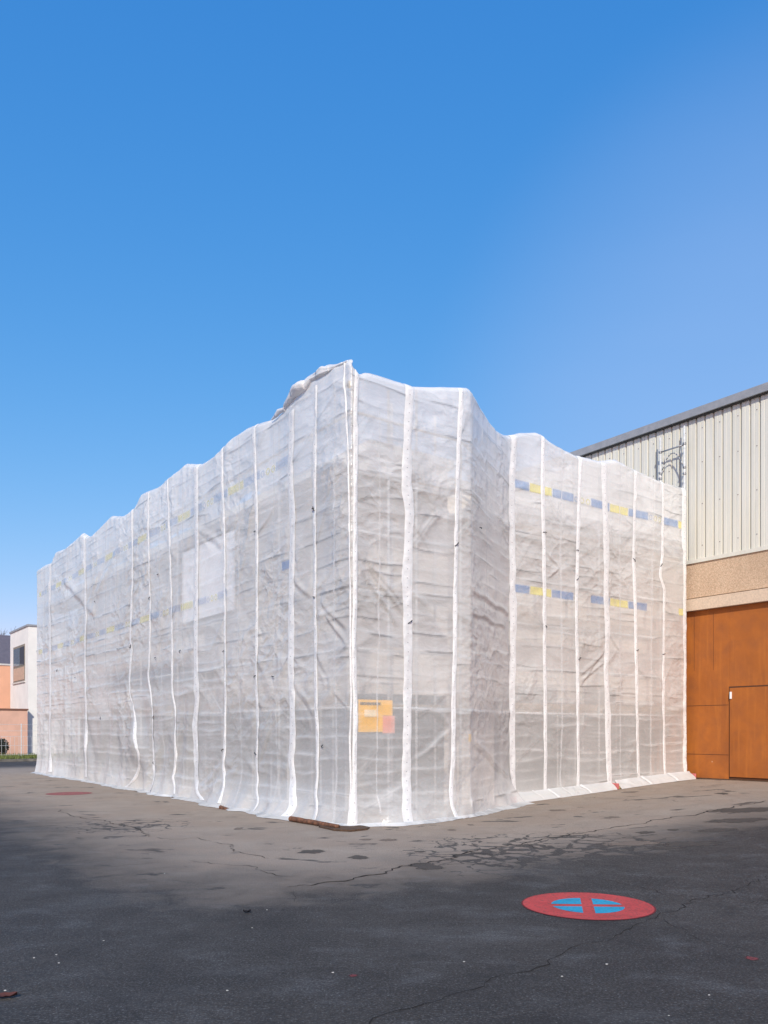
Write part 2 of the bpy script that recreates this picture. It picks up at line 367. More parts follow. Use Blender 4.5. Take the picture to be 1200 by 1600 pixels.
M['yel'] = simple('yellow_sign_board', (.95, .52, .01), .5, var=.08); M['redb'] = simple('red_sign_panel', (.85, .32, .20), .5)
M['letters'] = simple('black_lettering', (.05, .04, .03), .6); M['tagy'] = simple('yellow_tag', (.9, .55, .02), .5)

# ------------------------------------------------------------------ ground
def axis(vals):
    out = []
    for a, b, n in vals: out += list(np.linspace(a, b, n, endpoint=False))
    return out+[vals[-1][1]]
xs = axis([(-1500, -200, 5), (-200, -30, 8), (-30, 30, 80), (30, 200, 8), (200, 1500, 5)])
ys = axis([(-300, -10, 6), (-10, 50, 80), (50, 200, 8), (200, 2500, 6)])
gv = [(x, y, gh(x, y)) for y in ys for x in xs]; nx = len(xs)
gf = [(j*nx+i, j*nx+i+1, (j+1)*nx+i+1, (j+1)*nx+i) for j in range(len(ys)-1) for i in range(nx-1)]
ground = mesh_obj('ground', gv, gf, M['ground'], smooth=True); ground['kind'] = 'structure'
def gstrip(name, pts, w0, m, parent, jitter=.02, dz=.004, step=.05):
    P = []
    for a, b in zip(pts[:-1], pts[1:]):
        A = G(*a); B = G(*b); n = max(1, int((B-A).length/step))
        for i in range(n): P.append(A.lerp(B, i/n))
    P.append(G(*pts[-1])); vs = []; off = 0.; ph = random.random()*99
    for i, p in enumerate(P):
        d = (P[min(i+1, len(P)-1)]-P[max(i-1, 0)]); d.z = 0; d.normalize(); nrm = Vector((-d.y, d.x, 0))
        off = float(vn(np.array([i*.55+ph]), np.array([ph]))[0])*jitter*2.2 + float(vn(np.array([i*.13+ph]), np.array([ph+5]))[0])*jitter*3
        ww = w0*(.35+.9*abs(float(vn(np.array([i*.31+ph]), np.array([ph+9]))[0]))*1.5+.25*random.random())
        e = min(1, i/3+.05, (len(P)-1-i)/3+.05)
        for s in (-1, 1):
            q = p+nrm*(off+s*ww*e/2); q.z = gh(q.x, q.y)+dz; vs.append(q)
    fs = [(2*i, 2*i+1, 2*i+3, 2*i+2) for i in range(len(P)-1)]
    return mesh_obj(name, vs, fs, m, parent)
cr = [
 ([(445,1387),(487,1384),(512,1379),(550,1374),(570,1369),(600,1364),(625,1356),(662,1349),(705,1341),(720,1335),(755,1327),(797,1320),(817,1320),(825,1315),(850,1310),(900,1304),(932,1297),(967,1292),(1000,1287),(1020,1282),(1060,1276),(1085,1274),(1107,1267),(1142,1262),(1200,1251)], .055),
 ([(300,1344),(345,1350),(395,1356),(430,1366),(472,1369)], .022),
 ([(560,1640),(600,1595),(640,1575),(690,1557),(750,1535),(800,1520),(850,1505),(900,1482),(950,1465),(990,1447),(1035,1432),(1060,1422),(1100,1407),(1140,1392),(1200,1370),(1280,1345)], .016),
 ([(1035,1434),(1065,1450),(1090,1465),(1130,1475),(1180,1490)], .010), ([(940,1372),(990,1382),(1040,1397),(1085,1402)], .014),
 ([(90,1265),(102,1270),(115,1276),(150,1281),(190,1289),(215,1296),(240,1308)], .035),
 ([(330,1315),(355,1320),(372,1330),(400,1338),(420,1343)], .03), ([(240,1308),(270,1312),(310,1309),(330,1315)], .02),
 ([(655,1308),(705,1310),(760,1316),(797,1319)], .01), ([(720,1336),(760,1334),(790,1338),(815,1352),(830,1354)], .016), ([(825,1317),(835,1325),(850,1328),(890,1328)], .016),
 ([(1168,1415),(1190,1408),(1230,1395)], .012), ([(1180,1578),(1205,1590),(1230,1600)], .012), ([(160,1356),(205,1352),(250,1347)], .014),
 ([(452,1393),(462,1402),(472,1411)], .01), ([(760,1262),(800,1272),(850,1277),(900,1281)], .012),
 ([(905,1245),(960,1248),(1010,1246),(1060,1253),(1090,1252)], .02), ([(0,1243),(40,1240),(80,1241)], .03)]
for pts, w0 in cr: gstrip('crack', pts, w0*.42, M['crack'], ground)
def blob(name, c, rx, ry, m, parent, dz=.005, jag=.25, n=40):
    z0 = gh(c.x, c.y)+dz; vs = [(c.x, c.y, z0)]; uv = [(0, 0)]; fs = []; ph = random.random()*50
    for k_ in (1, 2, 3):
        for i in range(n):
            a = 2*math.pi*i/n; r = (1+jag*float(fbm(np.array([math.cos(a)*1.7+ph]), np.array([math.sin(a)*1.7+ph]), 3)[0])*1.6)*1.25*k_/3
            q = Vector((c.x+rx*math.cos(a)*r, c.y+ry*math.sin(a)*r, 0)); vs.append((q.x, q.y, gh(q.x, q.y)+dz)); uv.append((k_/3, 0))
    for i in range(n):
        j = (i+1) % n; fs.append((0, 1+i, 1+j))
        for k_ in (0, 1): fs.append((1+k_*n+i, 1+(k_+1)*n+i, 1+(k_+1)*n+j, 1+k_*n+j))
    return mesh_obj(name, vs, fs, m, parent, False, uv)
def stain(name, col, op=.9):
    m, nt = mat(name); v = coords(nt); n = noise(nt, v, 7, 6, .65); g = noise(nt, v, 45, 4, .7)
    uv = nt.nodes.new('ShaderNodeUVMap'); sx = nt.nodes.new('ShaderNodeSeparateXYZ'); L(nt, uv.outputs[0], sx.inputs[0])
    f = mth(nt, 'ADD', sx.outputs[0], mth(nt, 'MULTIPLY', mth(nt, 'SUBTRACT', n, .5), 1.1)); f = rng(nt, f, .95, .60, 0, op, True)
    p = princ(nt, mixc(nt, rng(nt, g, .35, .65), tuple(x*.7 for x in col), tuple(x*1.2 for x in col)), .8, 0, .3, bump(nt, g, .5, .01), out=False)
    t = nt.nodes.new('ShaderNodeBsdfTransparent'); b = nt.nodes.new('ShaderNodeMixShader'); L(nt, f, b.inputs[0]); L(nt, t.outputs[0], b.inputs[1]); L(nt, p.outputs[0], b.inputs[2])
    o = nt.nodes.new('ShaderNodeOutputMaterial'); L(nt, b.outputs[0], o.inputs['Surface']); return m
M['damp'] = stain('damp_asphalt', (.22, .17, .135), .8); M['damp_dark'] = stain('dark_damp_asphalt', (.095, .08, .068), .8)
def pblob(px, py, hw, hh, m=None, name='damp_patch', jag=.3):
    c = G(px, py); blob(name, c, hw/F*c.y, hh*c.y*c.y/(F*CH), m or M['damp_dark' if px > 1000 or py > 1325 else 'damp'], ground, dz=.003+.0002*random.random(), jag=jag)
for a in [(573,1312,9,1.6), (607,1313,13,2.0), (1008,1301,13,1.8), (1052,1297,9,1.5), (990,1318,50,3), (1080,1319,48,3.2), (1165,1266,45,4), (706,1297,7,1.2), (735,1289,5,1), (656,1331,8,1.4),
          (560,1340,17,3), (488,1331,18,3.2), (668,1354,24,5), (1150,1282,40,3), (1120,1297,35,2.5), (985,1238,12,1.2), (1128,1240,9,1.5), (960,1277,9,1.2), (372,1295,6,2), (870,1266,12,1.1), (1040,1325,25,1.6)]: pblob(*a)
M['redstain'] = stain('red_stain', (.20, .05, .05))
pblob(1176, 1498, 10, 3, M['redstain'], 'red_stain'); pblob(552, 1525, 7, 2.5, M['redstain'], 'red_stain')
# faded red disc on the ground, left
def ring_poly(c, r0, r1, n=96):
    vs = []; fs = []
    for i in range(n):
        a = 2*math.pi*i/n
        for r in (r0, r1):
            x, y = c.x+r*math.cos(a), c.y+r*math.sin(a); vs.append((x, y, gh(x, y)))
    for i in range(n): j = (i+1) % n; fs.append((2*i, 2*i+1, 2*j+1, 2*j))
    return vs, fs
# ------------------------------------------------------------------ road marking: no-stopping disc
mk = empty('road_marking', (1.864, 7.45, 0)); tag(mk, 'round red and blue no-stopping sign painted on the dark asphalt in front', 'road marking')
cc = Vector((1.864, 7.45, 0)); R = .583
def disc(c, r, z, n=96): return [(c.x+r*math.cos(2*math.pi*i/n), c.y+r*math.sin(2*math.pi*i/n), z) for i in range(n)], [tuple(range(n))]
v_, f_ = disc(cc, R+.014, .004); mesh_obj('disc_outline', v_, f_, M['red_edge'], mk)
v_, f_ = disc(cc, R, .0055); mesh_obj('red_disc', v_, f_, M['red_paint'], mk)
# four blue quarters left free by the crossing red bars
b1 = Vector((.13, .66)).normalized(); b2 = Vector((.66, -.035)).normalized(); bc = Vector((cc.x-.005, cc.y-.02))
bm = bmesh.new()
for q0, q1 in ((b1, b2), (b2, -b1), (-b1, -b2), (-b2, b1)):
    n0 = Vector((-q0.y, q0.x)); n1 = Vector((-q1.y, q1.x))
    if n0.dot(q1) < 0: n0 = -n0
    if n1.dot(q0) < 0: n1 = -n1
    hw = .052; h2 = .048; ha = hw if q0 in (b1, -b1) else h2; hb = hw if q1 in (b1, -b1) else h2
    pts = []
    for i in range(41):
        a0 = math.atan2(q0.y, q0.x); da = math.atan2(q0.x*q1.y-q0.y*q1.x, q0.dot(q1)); a = a0+da*i/40
        p = Vector((math.cos(a), math.sin(a)))*.325
        if p.dot(n0) >= ha and p.dot(n1) >= hb: pts.append(p)
    # corner at the crossing
    A = Matrix(((n0.x, n0.y), (n1.x, n1.y))); corner = A.inverted() @ Vector((ha, hb))
    i0 = q0*math.sqrt(.325**2-ha**2)+n0*ha; i1 = q1*math.sqrt(.325**2-hb**2)+n1*hb
    poly = [corner, i0]+pts+[i1]
    vs = [bm.verts.new((bc.x+p.x, bc.y+p.y, .007)) for p in poly]; f = bm.faces.new(vs)
    if f.normal.z < 0: f.normal_flip()
me = bpy.data.meshes.new('blue_field'); bm.to_mesh(me); bm.free(); me.materials.append(M['blue_paint']); bo = link(bpy.data.objects.new('blue_field', me), mk)
finish(mk)
c2 = G(108, 1240); fd, ff = ring_poly(c2, .02, .56)
fo = mesh_obj('faded_marking', [(a, b, z+.004) for a, b, z in fd], ff, M['faded_red']); tag(fo, 'worn pinkish red painted patch on the asphalt at the left', 'road marking')

# ------------------------------------------------------------------ sheeting surface
DU = .032; NU = int(ULEN/DU)+1; US = np.linspace(0, ULEN, NU); NV = 320
PX = np.zeros(NU); PY = np.zeros(NU)
for i in range(5):
    a, b = path[i], path[i+1]; msk = (US >= cum[i]-1e-6) & (US <= cum[i+1]+1e-6); t = (US[msk]-cum[i])/seglen[i]
    PX[msk] = a.x+(b.x-a.x)*t; PY[msk] = a.y+(b.y-a.y)*t
k = np.array([1, 2, 1])/4
for _ in range(3):
    PX[1:-1] = np.convolve(PX, k, 'valid'); PY[1:-1] = np.convolve(PY, k, 'valid')
TX = np.gradient(PX); TY = np.gradient(PY); ln = np.hypot(TX, TY); NX = TY/ln; NY = -TX/ln      # outward
def smooth1(a, n):
    for _ in range(n): a = np.concatenate([[a[0]], np.convolve(a, k, 'valid'), [a[-1]]])
    return a
NX = smooth1(NX, 4); NY = smooth1(NY, 4); ln = np.hypot(NX, NY); NX /= ln; NY /= ln
top_px = [(61,887),(68,882),(79,878),(86,861),(99,857),(112,846),(127,832),(136,838),(143,834),(170,805),(188,806),(208,792),(221,769),(240,761),(263,743),(285,723),(310,724),(332,710),(352,690),(360,681),(380,668),(400,660),(426,650),(434,643),(447,632),(460,604),(480,583),(506,567),(524,566),(541,558),(560,571),(576,578),(603,586),(631,595),(648,601),(699,602),(734,604),(759,639),(777,669),(794,679),(806,677),(818,674),(843,674),(872,694),(903,710),(941,719),(965,716),(989,730),(1031,749),(1067,760)]
tu = []; tz = []
for px, py in top_px: u, z = uz(px, py); tu.append(u); tz.append(z)
ZT = np.interp(US, tu, tz); ZT = smooth1(ZT, 3)
GZ = np.array([gh(PX[i], PY[i]) for i in range(NU)])
# how far the foot of the sheet is pulled out from the scaffold
foot_px = [(62,1210),(75,1212),(100,1217),(130,1220),(150,1221),(170,1228),(195,1233),(205,1227),(222,1231),(240,1241),(270,1248),(300,1251),(320,1255),(345,1262),(380,1269),(410,1273),(440,1281),(500,1288),(548,1293),(600,1292),(640,1289),(705,1281),(742,1275),(795,1262)]
fu = []; fo_ = []
for px, py in foot_px:
    u, D = u_at(px); i = min(NU-1, int(u/DU)); g = G(px, py); k_ = (px-CX)/F
    off = (g.x-PX[i])*NX[i]+(g.y-PY[i])*NY[i]; fu.append(u); fo_.append(max(.0, min(.75, off)))
FOOT = smooth1(np.interp(US, fu, fo_, right=.03), 8)
# seam bands: (polyline in pixels, width in metres, thin?)
strips = [
 ([(69,885),(69.6,1002),(69,1150),(70,1205)], .10, 1), ([(79,880),(78,1010),(78,1130),(78,1180),(79,1206)], .32, 0),
 ([(133,836),(134,960),(133,1000),(132.5,1050),(134,1100),(134.5,1200),(134,1214)], .24, 0), ([(166,815),(165,1040),(170,1115),(171,1200),(174,1216)], .07, 1),
 ([(105,870),(103,1000),(104,1200)], .06, 1), ([(150,860),(151,1000),(150,1210)], .05, 1),
 ([(183,830),(183,1050),(190,1110),(195,1170),(194,1200),(186,1217)], .07, 1),
 ([(208,795),(207,900),(204,1000),(206,1015),(202,1060),(203,1085),(212,1120),(218,1180),(217,1200),(208,1221),(197,1230)], .17, 0),
 ([(232,770),(232,860),(235,950),(233,1040),(231,1055),(235,1080),(239,1120),(240,1200),(240,1238)], .13, 0), ([(249,762),(252,1060),(254,1232)], .05, 1),
 ([(263,745),(265,850),(268,945),(269,1000),(269,1080),(274,1110),(275,1180),(269,1215),(273,1240)], .13, 0), ([(285,740),(285,1000),(286,1235)], .05, 1),
 ([(308,725),(307,850),(306,945),(306,1060),(308,1090),(305,1130),(307,1210),(306,1235),(316,1250)], .28, 0),
 ([(349,694),(350,850),(351,950),(352,1050),(351,1170),(349,1200),(353,1255)], .13, 0), ([(373,680),(374,1100),(371,1255)], .05, 1),
 ([(400,662),(401,830),(401,950),(400,1060),(403,1130),(401,1190),(400,1240),(407,1255),(404,1268)], .14, 0), ([(427,660),(428,1000),(427,1270)], .03, 1),
 ([(456,640),(453,750),(457.5,810),(455,900),(455,980),(455.4,1070),(458,1148),(454.5,1190),(456,1235),(458,1264),(453,1279)], .24, 0),
 ([(493.5,600),(492,696),(491,795),(492,900),(492.6,980),(493.5,1100),(495.6,1160),(492,1241),(495,1265),(489.6,1283)], .13, 0),
 ([(524,585),(522,900),(524,1100),(523,1240),(520,1287)], .05, 1),
 ([(542,562),(543,700),(544,760),(545,830),(547,950),(547,1000),(549,1090),(547,1160),(548.5,1240),(548,1290)], .05, 0),
 ([(556,572),(555,650),(556,760),(555,900),(553.5,1000),(554.5,1060),(556,1100),(554,1160),(555,1230),(553,1291)], .105, 0),
 ([(637,598),(637,700),(636,760),(641,800),(636,900),(637,980),(637,1080),(636,1150),(635,1190),(637,1240),(635,1262),(638,1287)], .235, 0),
 ([(594,640),(594,800),(593,1000),(595,1270)], .025, 1),
 ([(718,606),(716,700),(713,850),(711,980),(709,1100),(708,1190),(706,1260),(714,1278)], .12, 0), ([(737,607),(737,800),(739,1000),(738,1120),(738,1262)], .05, 1),
 ([(762,660),(760,780),(761,960),(757,1150),(758,1262)], .04, 1),
 ([(801,680),(800,740),(799,800),(800,880),(802,960),(801,1040),(799,1080),(800,1100),(800,1200),(802,1240),(801,1257)], .25, 0),
 ([(845,678),(848,740),(850,850),(851,1000),(852,1100),(853,1180),(852,1240)], .14, 0), ([(874,697),(876,850),(878,1000),(877,1243)], .05, 1),
 ([(903,712),(902,900),(901,960),(903,1080),(904,1200),(903,1240)], .14, 0),
 ([(941,722),(946,800),(948,870),(947,930),(950,980),(947,1050),(950,1120),(952,1200),(953,1230)], .25, 0), ([(965,718),(969,900),(971,1228)], .04, 1),
 ([(989,732),(990,860),(993,960),(994,1020),(996,1130),(998,1220)], .14, 0), ([(1017,745),(1018,1218)], .05, 1),
 ([(1032,750),(1036,780),(1035,870),(1031,900),(1038,920),(1037,1000),(1037,1120),(1040,1218)], .14, 0),
 ([(1066,762),(1069,830),(1071,900),(1071,950),(1071,1000),(1073,1060),(1073,1120),(1075,1215)], .24, 0)]
SU = []
for pl, w_, th in strips:
    q = [uz(*p) for p in pl]; SU.append((np.array([a[1] for a in q])[::-1], np.array([a[0] for a in q])[::-1], w_, th))
VV = np.linspace(0, 1, NV)[None, :]
UU = US[:, None]+0*VV; ZZ = GZ[:, None]+(ZT-GZ)[:, None]*VV
FD = np.zeros_like(UU); D = np.zeros_like(UU); CR = np.zeros_like(UU)
anch = np.array(sorted([cum[0], cum[1], cum[2], cum[3], cum[4], cum[5]]+[float(np.median(s[1])) for s in SU if s[3] == 0]))
ia = np.clip(np.searchsorted(anch, UU, side='right')-1, 0, len(anch)-2); a0 = anch[ia]; a1 = anch[ia+1]; fr = np.clip((UU-a0)/np.maximum(a1-a0, .05), 0, 1)
bw = np.sin(np.pi*fr)**.7*np.minimum(1, (a1-a0)/.8)
D += bw*(.028*vn(ia*3.7+.5, ZZ*.45+ia*7.1)+.012*vn(ia*5.1+.3, ZZ*1.6+ia*3.3)-.012)
D += .018*fbm(UU*.9, ZZ*.55, 3)
# level creases every few decimetres, different in each bay
for b in range(len(anch)-1):
    sel = np.where((US >= anch[b]-.02) & (US <= anch[b+1]+.02))[0]
    if len(sel) < 3: continue
    uu = UU[sel]; zz = ZZ[sel]; zc = .25+random.random()*.3; d = np.zeros_like(uu)
    left = anch[b] < cum[2]-.05
    while zc < 8.4:
        sag = random.uniform(-.03, .05); slope = random.uniform(-.05, .05); amp = random.choice([.004, .007, .011, .015])*(1 if not left else .8)
        f = np.clip((uu-anch[b])/max(.05, anch[b+1]-anch[b]), 0, 1)
        zl = zc-sag*np.sin(np.pi*f)+slope*(f-.5)+.012*vn(uu*2.1+zc*9, zz*0+b)
        m_ = np.clip(.7+.8*vn(uu*1.4+zc*5, zz*0+b*3.3), 0, 1)
        dz = zz-zl; d += 1.5*amp*m_*np.where(dz > 0, np.exp(-dz/.022), np.exp(dz/.12)); CR[sel] += 1.5*(amp/.015)*m_*np.exp(-(dz/.019)**2)*np.clip(.55+.8*vn(uu*2.3+zc*3, zz*0+b+7), 0, 1)
        zc += random.choice([.16, .22, .3, .36, .42])
    D[sel] += d
# rails and toe boards print through as level lines that run on from bay to bay
for zc in np.arange(.5, 8.2, .5):
    for dzc, am in ((0, .013), (.14, .006)):
        if random.random() < .25: continue
        zl = zc+dzc+random.uniform(-.04, .04)+.02*vn(UU*.6, ZZ*0+zc)-.03*np.abs(np.sin(UU*1.25)); dz = ZZ-zl; m_ = np.clip(.55+.9*vn(UU*.5+zc*3, ZZ*0+zc), 0, 1)
        D += am*m_*np.where(dz > 0, np.exp(-dz/.03), np.exp(dz/.16)); CR += 1.0*(am/.013)*m_*np.exp(-(dz/.02)**2)*np.clip(.6+.8*vn(UU*1.7+zc, ZZ*0+2), 0, 1)
# tension folds that run out from the fixing points
nf = 300
for q in range(nf):
    s = random.choice([x for x in SU if x[3] == 0]); z0 = random.uniform(.3, 7.6); u0 = float(np.interp(z0, s[0], s[1])); sgn = random.choice([-1, 1])
    base = random.uniform(-70, 70)
    for r in range(random.choice([1, 2, 3, 4])):
        an = math.radians(base+random.uniform(-22, 22)); Ln = random.uniform(.3, 1.3); wd = random.uniform(.03, .07); am = random.uniform(.008, .028)
        dx = math.cos(an)*sgn; dy = math.sin(an)
        i0 = max(0, int((u0-1.4)/DU)); i1 = min(NU, int((u0+1.4)/DU)); uu = UU[i0:i1]-u0; zz = ZZ[i0:i1]-z0
        al = uu*dx+zz*dy; ac = -uu*dy+zz*dx+.03*np.sin(al*4+q)
        q_ = np.clip(al/.1, 0, 1)*np.clip(1-al/Ln, 0, 1); FD[i0:i1] += am*q_*np.exp(-np.abs(ac/(wd*(1+al/Ln)))**1.4); CR[i0:i1] += .35*(am/.02)*q_*np.exp(-((ac+wd)/.018)**2)
# the long pulls seen in the photograph, given by their end points
for (xa, ya), (xb, yb), am, wd in (((575,880),(636,968),.03,.05), ((560,855),(634,950),.024,.045), ((557,875),(622,980),.02,.035), ((690,800),(642,858),.03,.05), ((737,815),(713,850),.03,.035), ((737,856),(714,850),.02,.03),
    ((738,920),(795,958),.03,.05), ((738,955),(790,980),.02,.04), ((740,1155),(792,1212),.03,.06), ((720,1130),(642,1192),.022,.05), ((638,1228),(558,1272),.035,.07), ((308,825),(350,852),.03,.07), ((350,1195),(310,1240),.035,.08),
    ((372,1205),(312,1246),.03,.07), ((903,1055),(946,1020),.03,.05), ((905,1064),(947,1034),.024,.04), ((905,1072),(948,1010),.02,.04), ((456,1060),(492,1116),.035,.06), ((500,935),(543,985),.024,.045), ((508,955),(544,1012),.02,.04), ((520,1078),(546,1106),.02,.03),
    ((852,905),(876,884),.02,.03), ((852,860),(876,886),.024,.03), ((905,905),(880,880),.018,.03), ((950,985),(972,1020),.02,.035), ((800,1190),(846,1150),.015,.05), ((645,1120),(700,1080),.015,.05), ((456,900),(490,935),.024,.05), ((402,1190),(436,1110),.02,.06), ((100,905),(150,960),.05,.12), ((152,900),(132,970),.04,.1), ((190,850),(150,930),.04,.12)):
    ua, za = uz(xa, ya); ub_, zb_ = uz(xb, yb); Ln = math.hypot(ub_-ua, zb_-za); dx = (ub_-ua)/Ln; dy = (zb_-za)/Ln
    uu = UU-ua; zz = ZZ-za; al = uu*dx+zz*dy; ac = -uu*dy+zz*dx+.02*np.sin(al*5); q_ = np.clip(al/.15, 0, 1)*np.clip((Ln-al)/.15, 0, 1)
    FD += am*q_*(np.exp(-np.abs(ac/wd)**1.4)-.5*np.exp(-np.abs((ac+wd*2)/wd)**1.4)); CR += .5*q_*np.exp(-((ac+wd*.8)/.02)**2)
D += .035*np.tanh(FD/.035)
# crumples
rn = 1-np.abs(fbm(UU*2.3+4*vn(UU*.5, ZZ*.5), ZZ*4.2+3, 3))*2.4; D += .006*np.clip(rn, 0, 1)**3*np.clip(vn(UU*.35+9, ZZ*.35), 0, 1)*1.6
D += .0015*fbm(UU*5, ZZ*8, 2)
# fixed to the poles along every seam band
for sz_, su_, w_, th in SU:
    if th: continue
    uc_ = np.interp(ZZ[0] if False else np.linspace(0, 9, 181), sz_, su_); um = np.interp(ZZ, np.linspace(0, 9, 181), uc_)
    D *= 1-.8*np.exp(-((UU-um)/(w_*.5+.07))**2)
# slack, drape-like vertical folds towards the foot of the left facade and in the tucked bay top
wl = np.clip((cum[2]-4-UU)/3, 0, 1); lowz = np.clip((2.6-ZZ)/1.6, 0, 1)
D += wl*lowz*(.035*np.sin(UU*5+4*vn(UU*.6, ZZ*.4+3))+.035*vn(UU*2.3, ZZ*.4))
D += np.clip((cum[2]-UU)/2, 0, 1)*np.clip((1.2-ZZ), 0, 1)*.03*vn(UU*2.9+5, ZZ*.5)
# bulging belly around the sagging seam
ub, zb = uz(215, 1180); D += .16*np.exp(-((UU-ub)/.75)**2)*np.exp(-((ZZ-zb-.25)/.55)**2)
# foot flare
ff_ = np.clip(1-(ZZ-GZ[:, None])/.9, 0, 1)**2.2; D += FOOT[:, None]*ff_*(1+.25*vn(UU*3, ZZ*0+2))
# vertical folds hanging from the top edge
tp_ = np.clip(1-(ZT[:, None]-ZZ)/.9, 0, 1); D += tp_*(.008*np.sin(UU*14+6*vn(UU*.9, ZZ*0+5))*np.clip(vn(UU*.8, ZZ*0+1)+.3, 0, 1)+.010*vn(UU*5, ZZ*.8))
# pull the top edge slightly inwards over the rail
D -= .10*np.clip(1-(ZT[:, None]-ZZ)/.12, 0, 1)**2
# keep it away from the hall wall at the end
D[:, :] = D
CR -= .62*np.clip((2.45-ZZ)/.35, 0, 1)*np.clip((ZZ-.25)/.4, 0, 1)         # cleaner, thinner-looking film at ground-floor height
# film lying against the site sign and the banner is clearer there
def contact(u0, u1, z0, z1, a, e):
    sg_ = lambda x: 1/(1+np.exp(-np.clip(x/e, -40, 40)))
    m_ = sg_(UU-u0)*sg_(u1-UU)*sg_(ZZ-z0)*sg_(z1-ZZ); CR[:] = CR*(1-.7*m_)-a*m_
contact(u_at(557)[0], u_at(612)[0], 1.60, 2.12, 1.15, .02)
contact(cum[2]-7.25, cum[2]-4.5, 4.2, 5.82, 1.45, .10)
contact(u_at(165)[0], u_at(300)[0], 2.75, 3.35, .8, .06)
contact(u_at(228)[0], u_at(440)[0], .5, 2.7, .45, .25)
X = PX[:, None]+NX[:, None]*D; Y = PY[:, None]+NY[:, None]*D
ZS = ZZ.copy(); ZS[:, 0] = GZ+.006
S3 = np.stack([X, Y, ZS], -1)
sheeting = empty('scaffold_sheeting', (P0.x, P0.y, 0)); tag(sheeting, 'translucent white plastic sheeting wrapped around the whole scaffolded building', 'plastic sheeting')
idx = np.arange(NU*NV).reshape(NU, NV)
fa = np.stack([idx[:-1, :-1], idx[1:, :-1], idx[1:, 1:], idx[:-1, 1:]], -1).reshape(-1, 4)
def big_mesh(name, V, Fq, m, parent):
    me = bpy.data.meshes.new(name); me.vertices.add(len(V)); me.vertices.foreach_set('co', V.astype(np.float32).ravel())
    n = len(Fq); me.loops.add(n*4); me.loops.foreach_set('vertex_index', Fq.astype(np.int32).ravel())
    me.polygons.add(n); me.polygons.foreach_set('loop_start', np.arange(0, n*4, 4, dtype=np.int32)); me.update(calc_edges=True)
    me.polygons.foreach_set('use_smooth', [True]*n); me.materials.append(m); me.validate()
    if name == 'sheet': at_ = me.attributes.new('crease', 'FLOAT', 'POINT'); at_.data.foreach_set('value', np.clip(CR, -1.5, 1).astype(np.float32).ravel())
    return link(bpy.data.objects.new(name, me), parent)
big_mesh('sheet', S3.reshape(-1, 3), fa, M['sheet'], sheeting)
# the sheet is turned over the top rail and hangs down again inside
sel_v = np.linspace(0, 1, 14)
TI = []
iu = np.arange(int(cum[1]/DU), NU, 3)
for f_ in sel_v:
    dep = f_*(ZT[iu]-np.where((US[iu] > cum[2]-.6) & (US[iu] < cum[4]+.3), 6.08, 6.42)+.12*vn(US[iu]*1.1, US[iu]*0+3)); off = -.03-.05*np.sin(np.pi*min(1, f_*1.2))-.02*vn(US[iu]*2.2, US[iu]*0+f_*3)
    zt_ = ZT[iu]-.012-dep; TI.append(np.stack([PX[iu]+NX[iu]*(off-.06), PY[iu]+NY[iu]*(off-.06), zt_], -1))
TI = np.stack(TI, 1); it = np.arange(len(iu)*14).reshape(len(iu), 14)
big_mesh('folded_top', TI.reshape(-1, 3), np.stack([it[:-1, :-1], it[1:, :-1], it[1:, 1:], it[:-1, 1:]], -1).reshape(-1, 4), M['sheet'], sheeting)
def surf(u, z, off=0.):                                 # point on the sheet at path distance u and height z
    fi = np.clip(np.asarray(u)/ (ULEN/(NU-1)), 0, NU-1.001); i = fi.astype(int); f = fi-i
    zt = ZT[i]*(1-f)+ZT[i+1]*f; g = GZ[i]*(1-f)+GZ[i+1]*f
    v = np.clip((z-g)/(zt-g), 0, 1)*(NV-1); j = np.clip(v.astype(int), 0, NV-2); h = v-j
    d = (D[i, j]*(1-h)+D[i, j+1]*h)*(1-f)+(D[i+1, j]*(1-h)+D[i+1, j+1]*h)*f
    x = PX[i]*(1-f)+PX[i+1]*f; y = PY[i]*(1-f)+PY[i+1]*f; nx_ = NX[i]*(1-f)+NX[i+1]*f; ny_ = NY[i]*(1-f)+NY[i+1]*f
    d = d+off
    return np.stack([x+nx_*d, y+ny_*d, np.clip(z, g+.006, zt)], -1)
prof = np.array([-1, -.8, -.35, .1, .5, .85, 1.0])
def proj_px(u, z):
    P = surf(np.array([u]), np.array([z]), .01)[0]; return CX+F*P[0]/P[1], HY-F*(P[2]-CH)/P[1]
def refine(pl):                                         # the sheet hangs off the scaffold plane: move each point until it sits where the band really runs
    us_, zs_ = [], []
    for px, py in pl:
        u, z = uz(px, py); u_0 = u
        for _ in range(8):
            x0, y0 = proj_px(u, z); x1, _y = proj_px(min(ULEN, u+.02), z); g = (x1-x0)/.02
            if abs(g) < 4: g = 4
            u = min(ULEN-.03, max(0, u+max(-.1, min(.1, (px-x0)/g*.8)))); P = surf(np.array([u]), np.array([z]))[0]; z += (y0-py)*P[1]/F*.8; z = max(.02, z); u = min(u_0+.3, max(u_0-.3, u)) if z < 1.5 else min(u_0+.09, max(u_0-.09, u))
        us_.append(u); zs_.append(z)
    o = np.argsort(zs_); return np.array(zs_)[o], np.array(us_)[o]
SU = [(*refine(pl), w_, th) for pl, w_, th in strips]
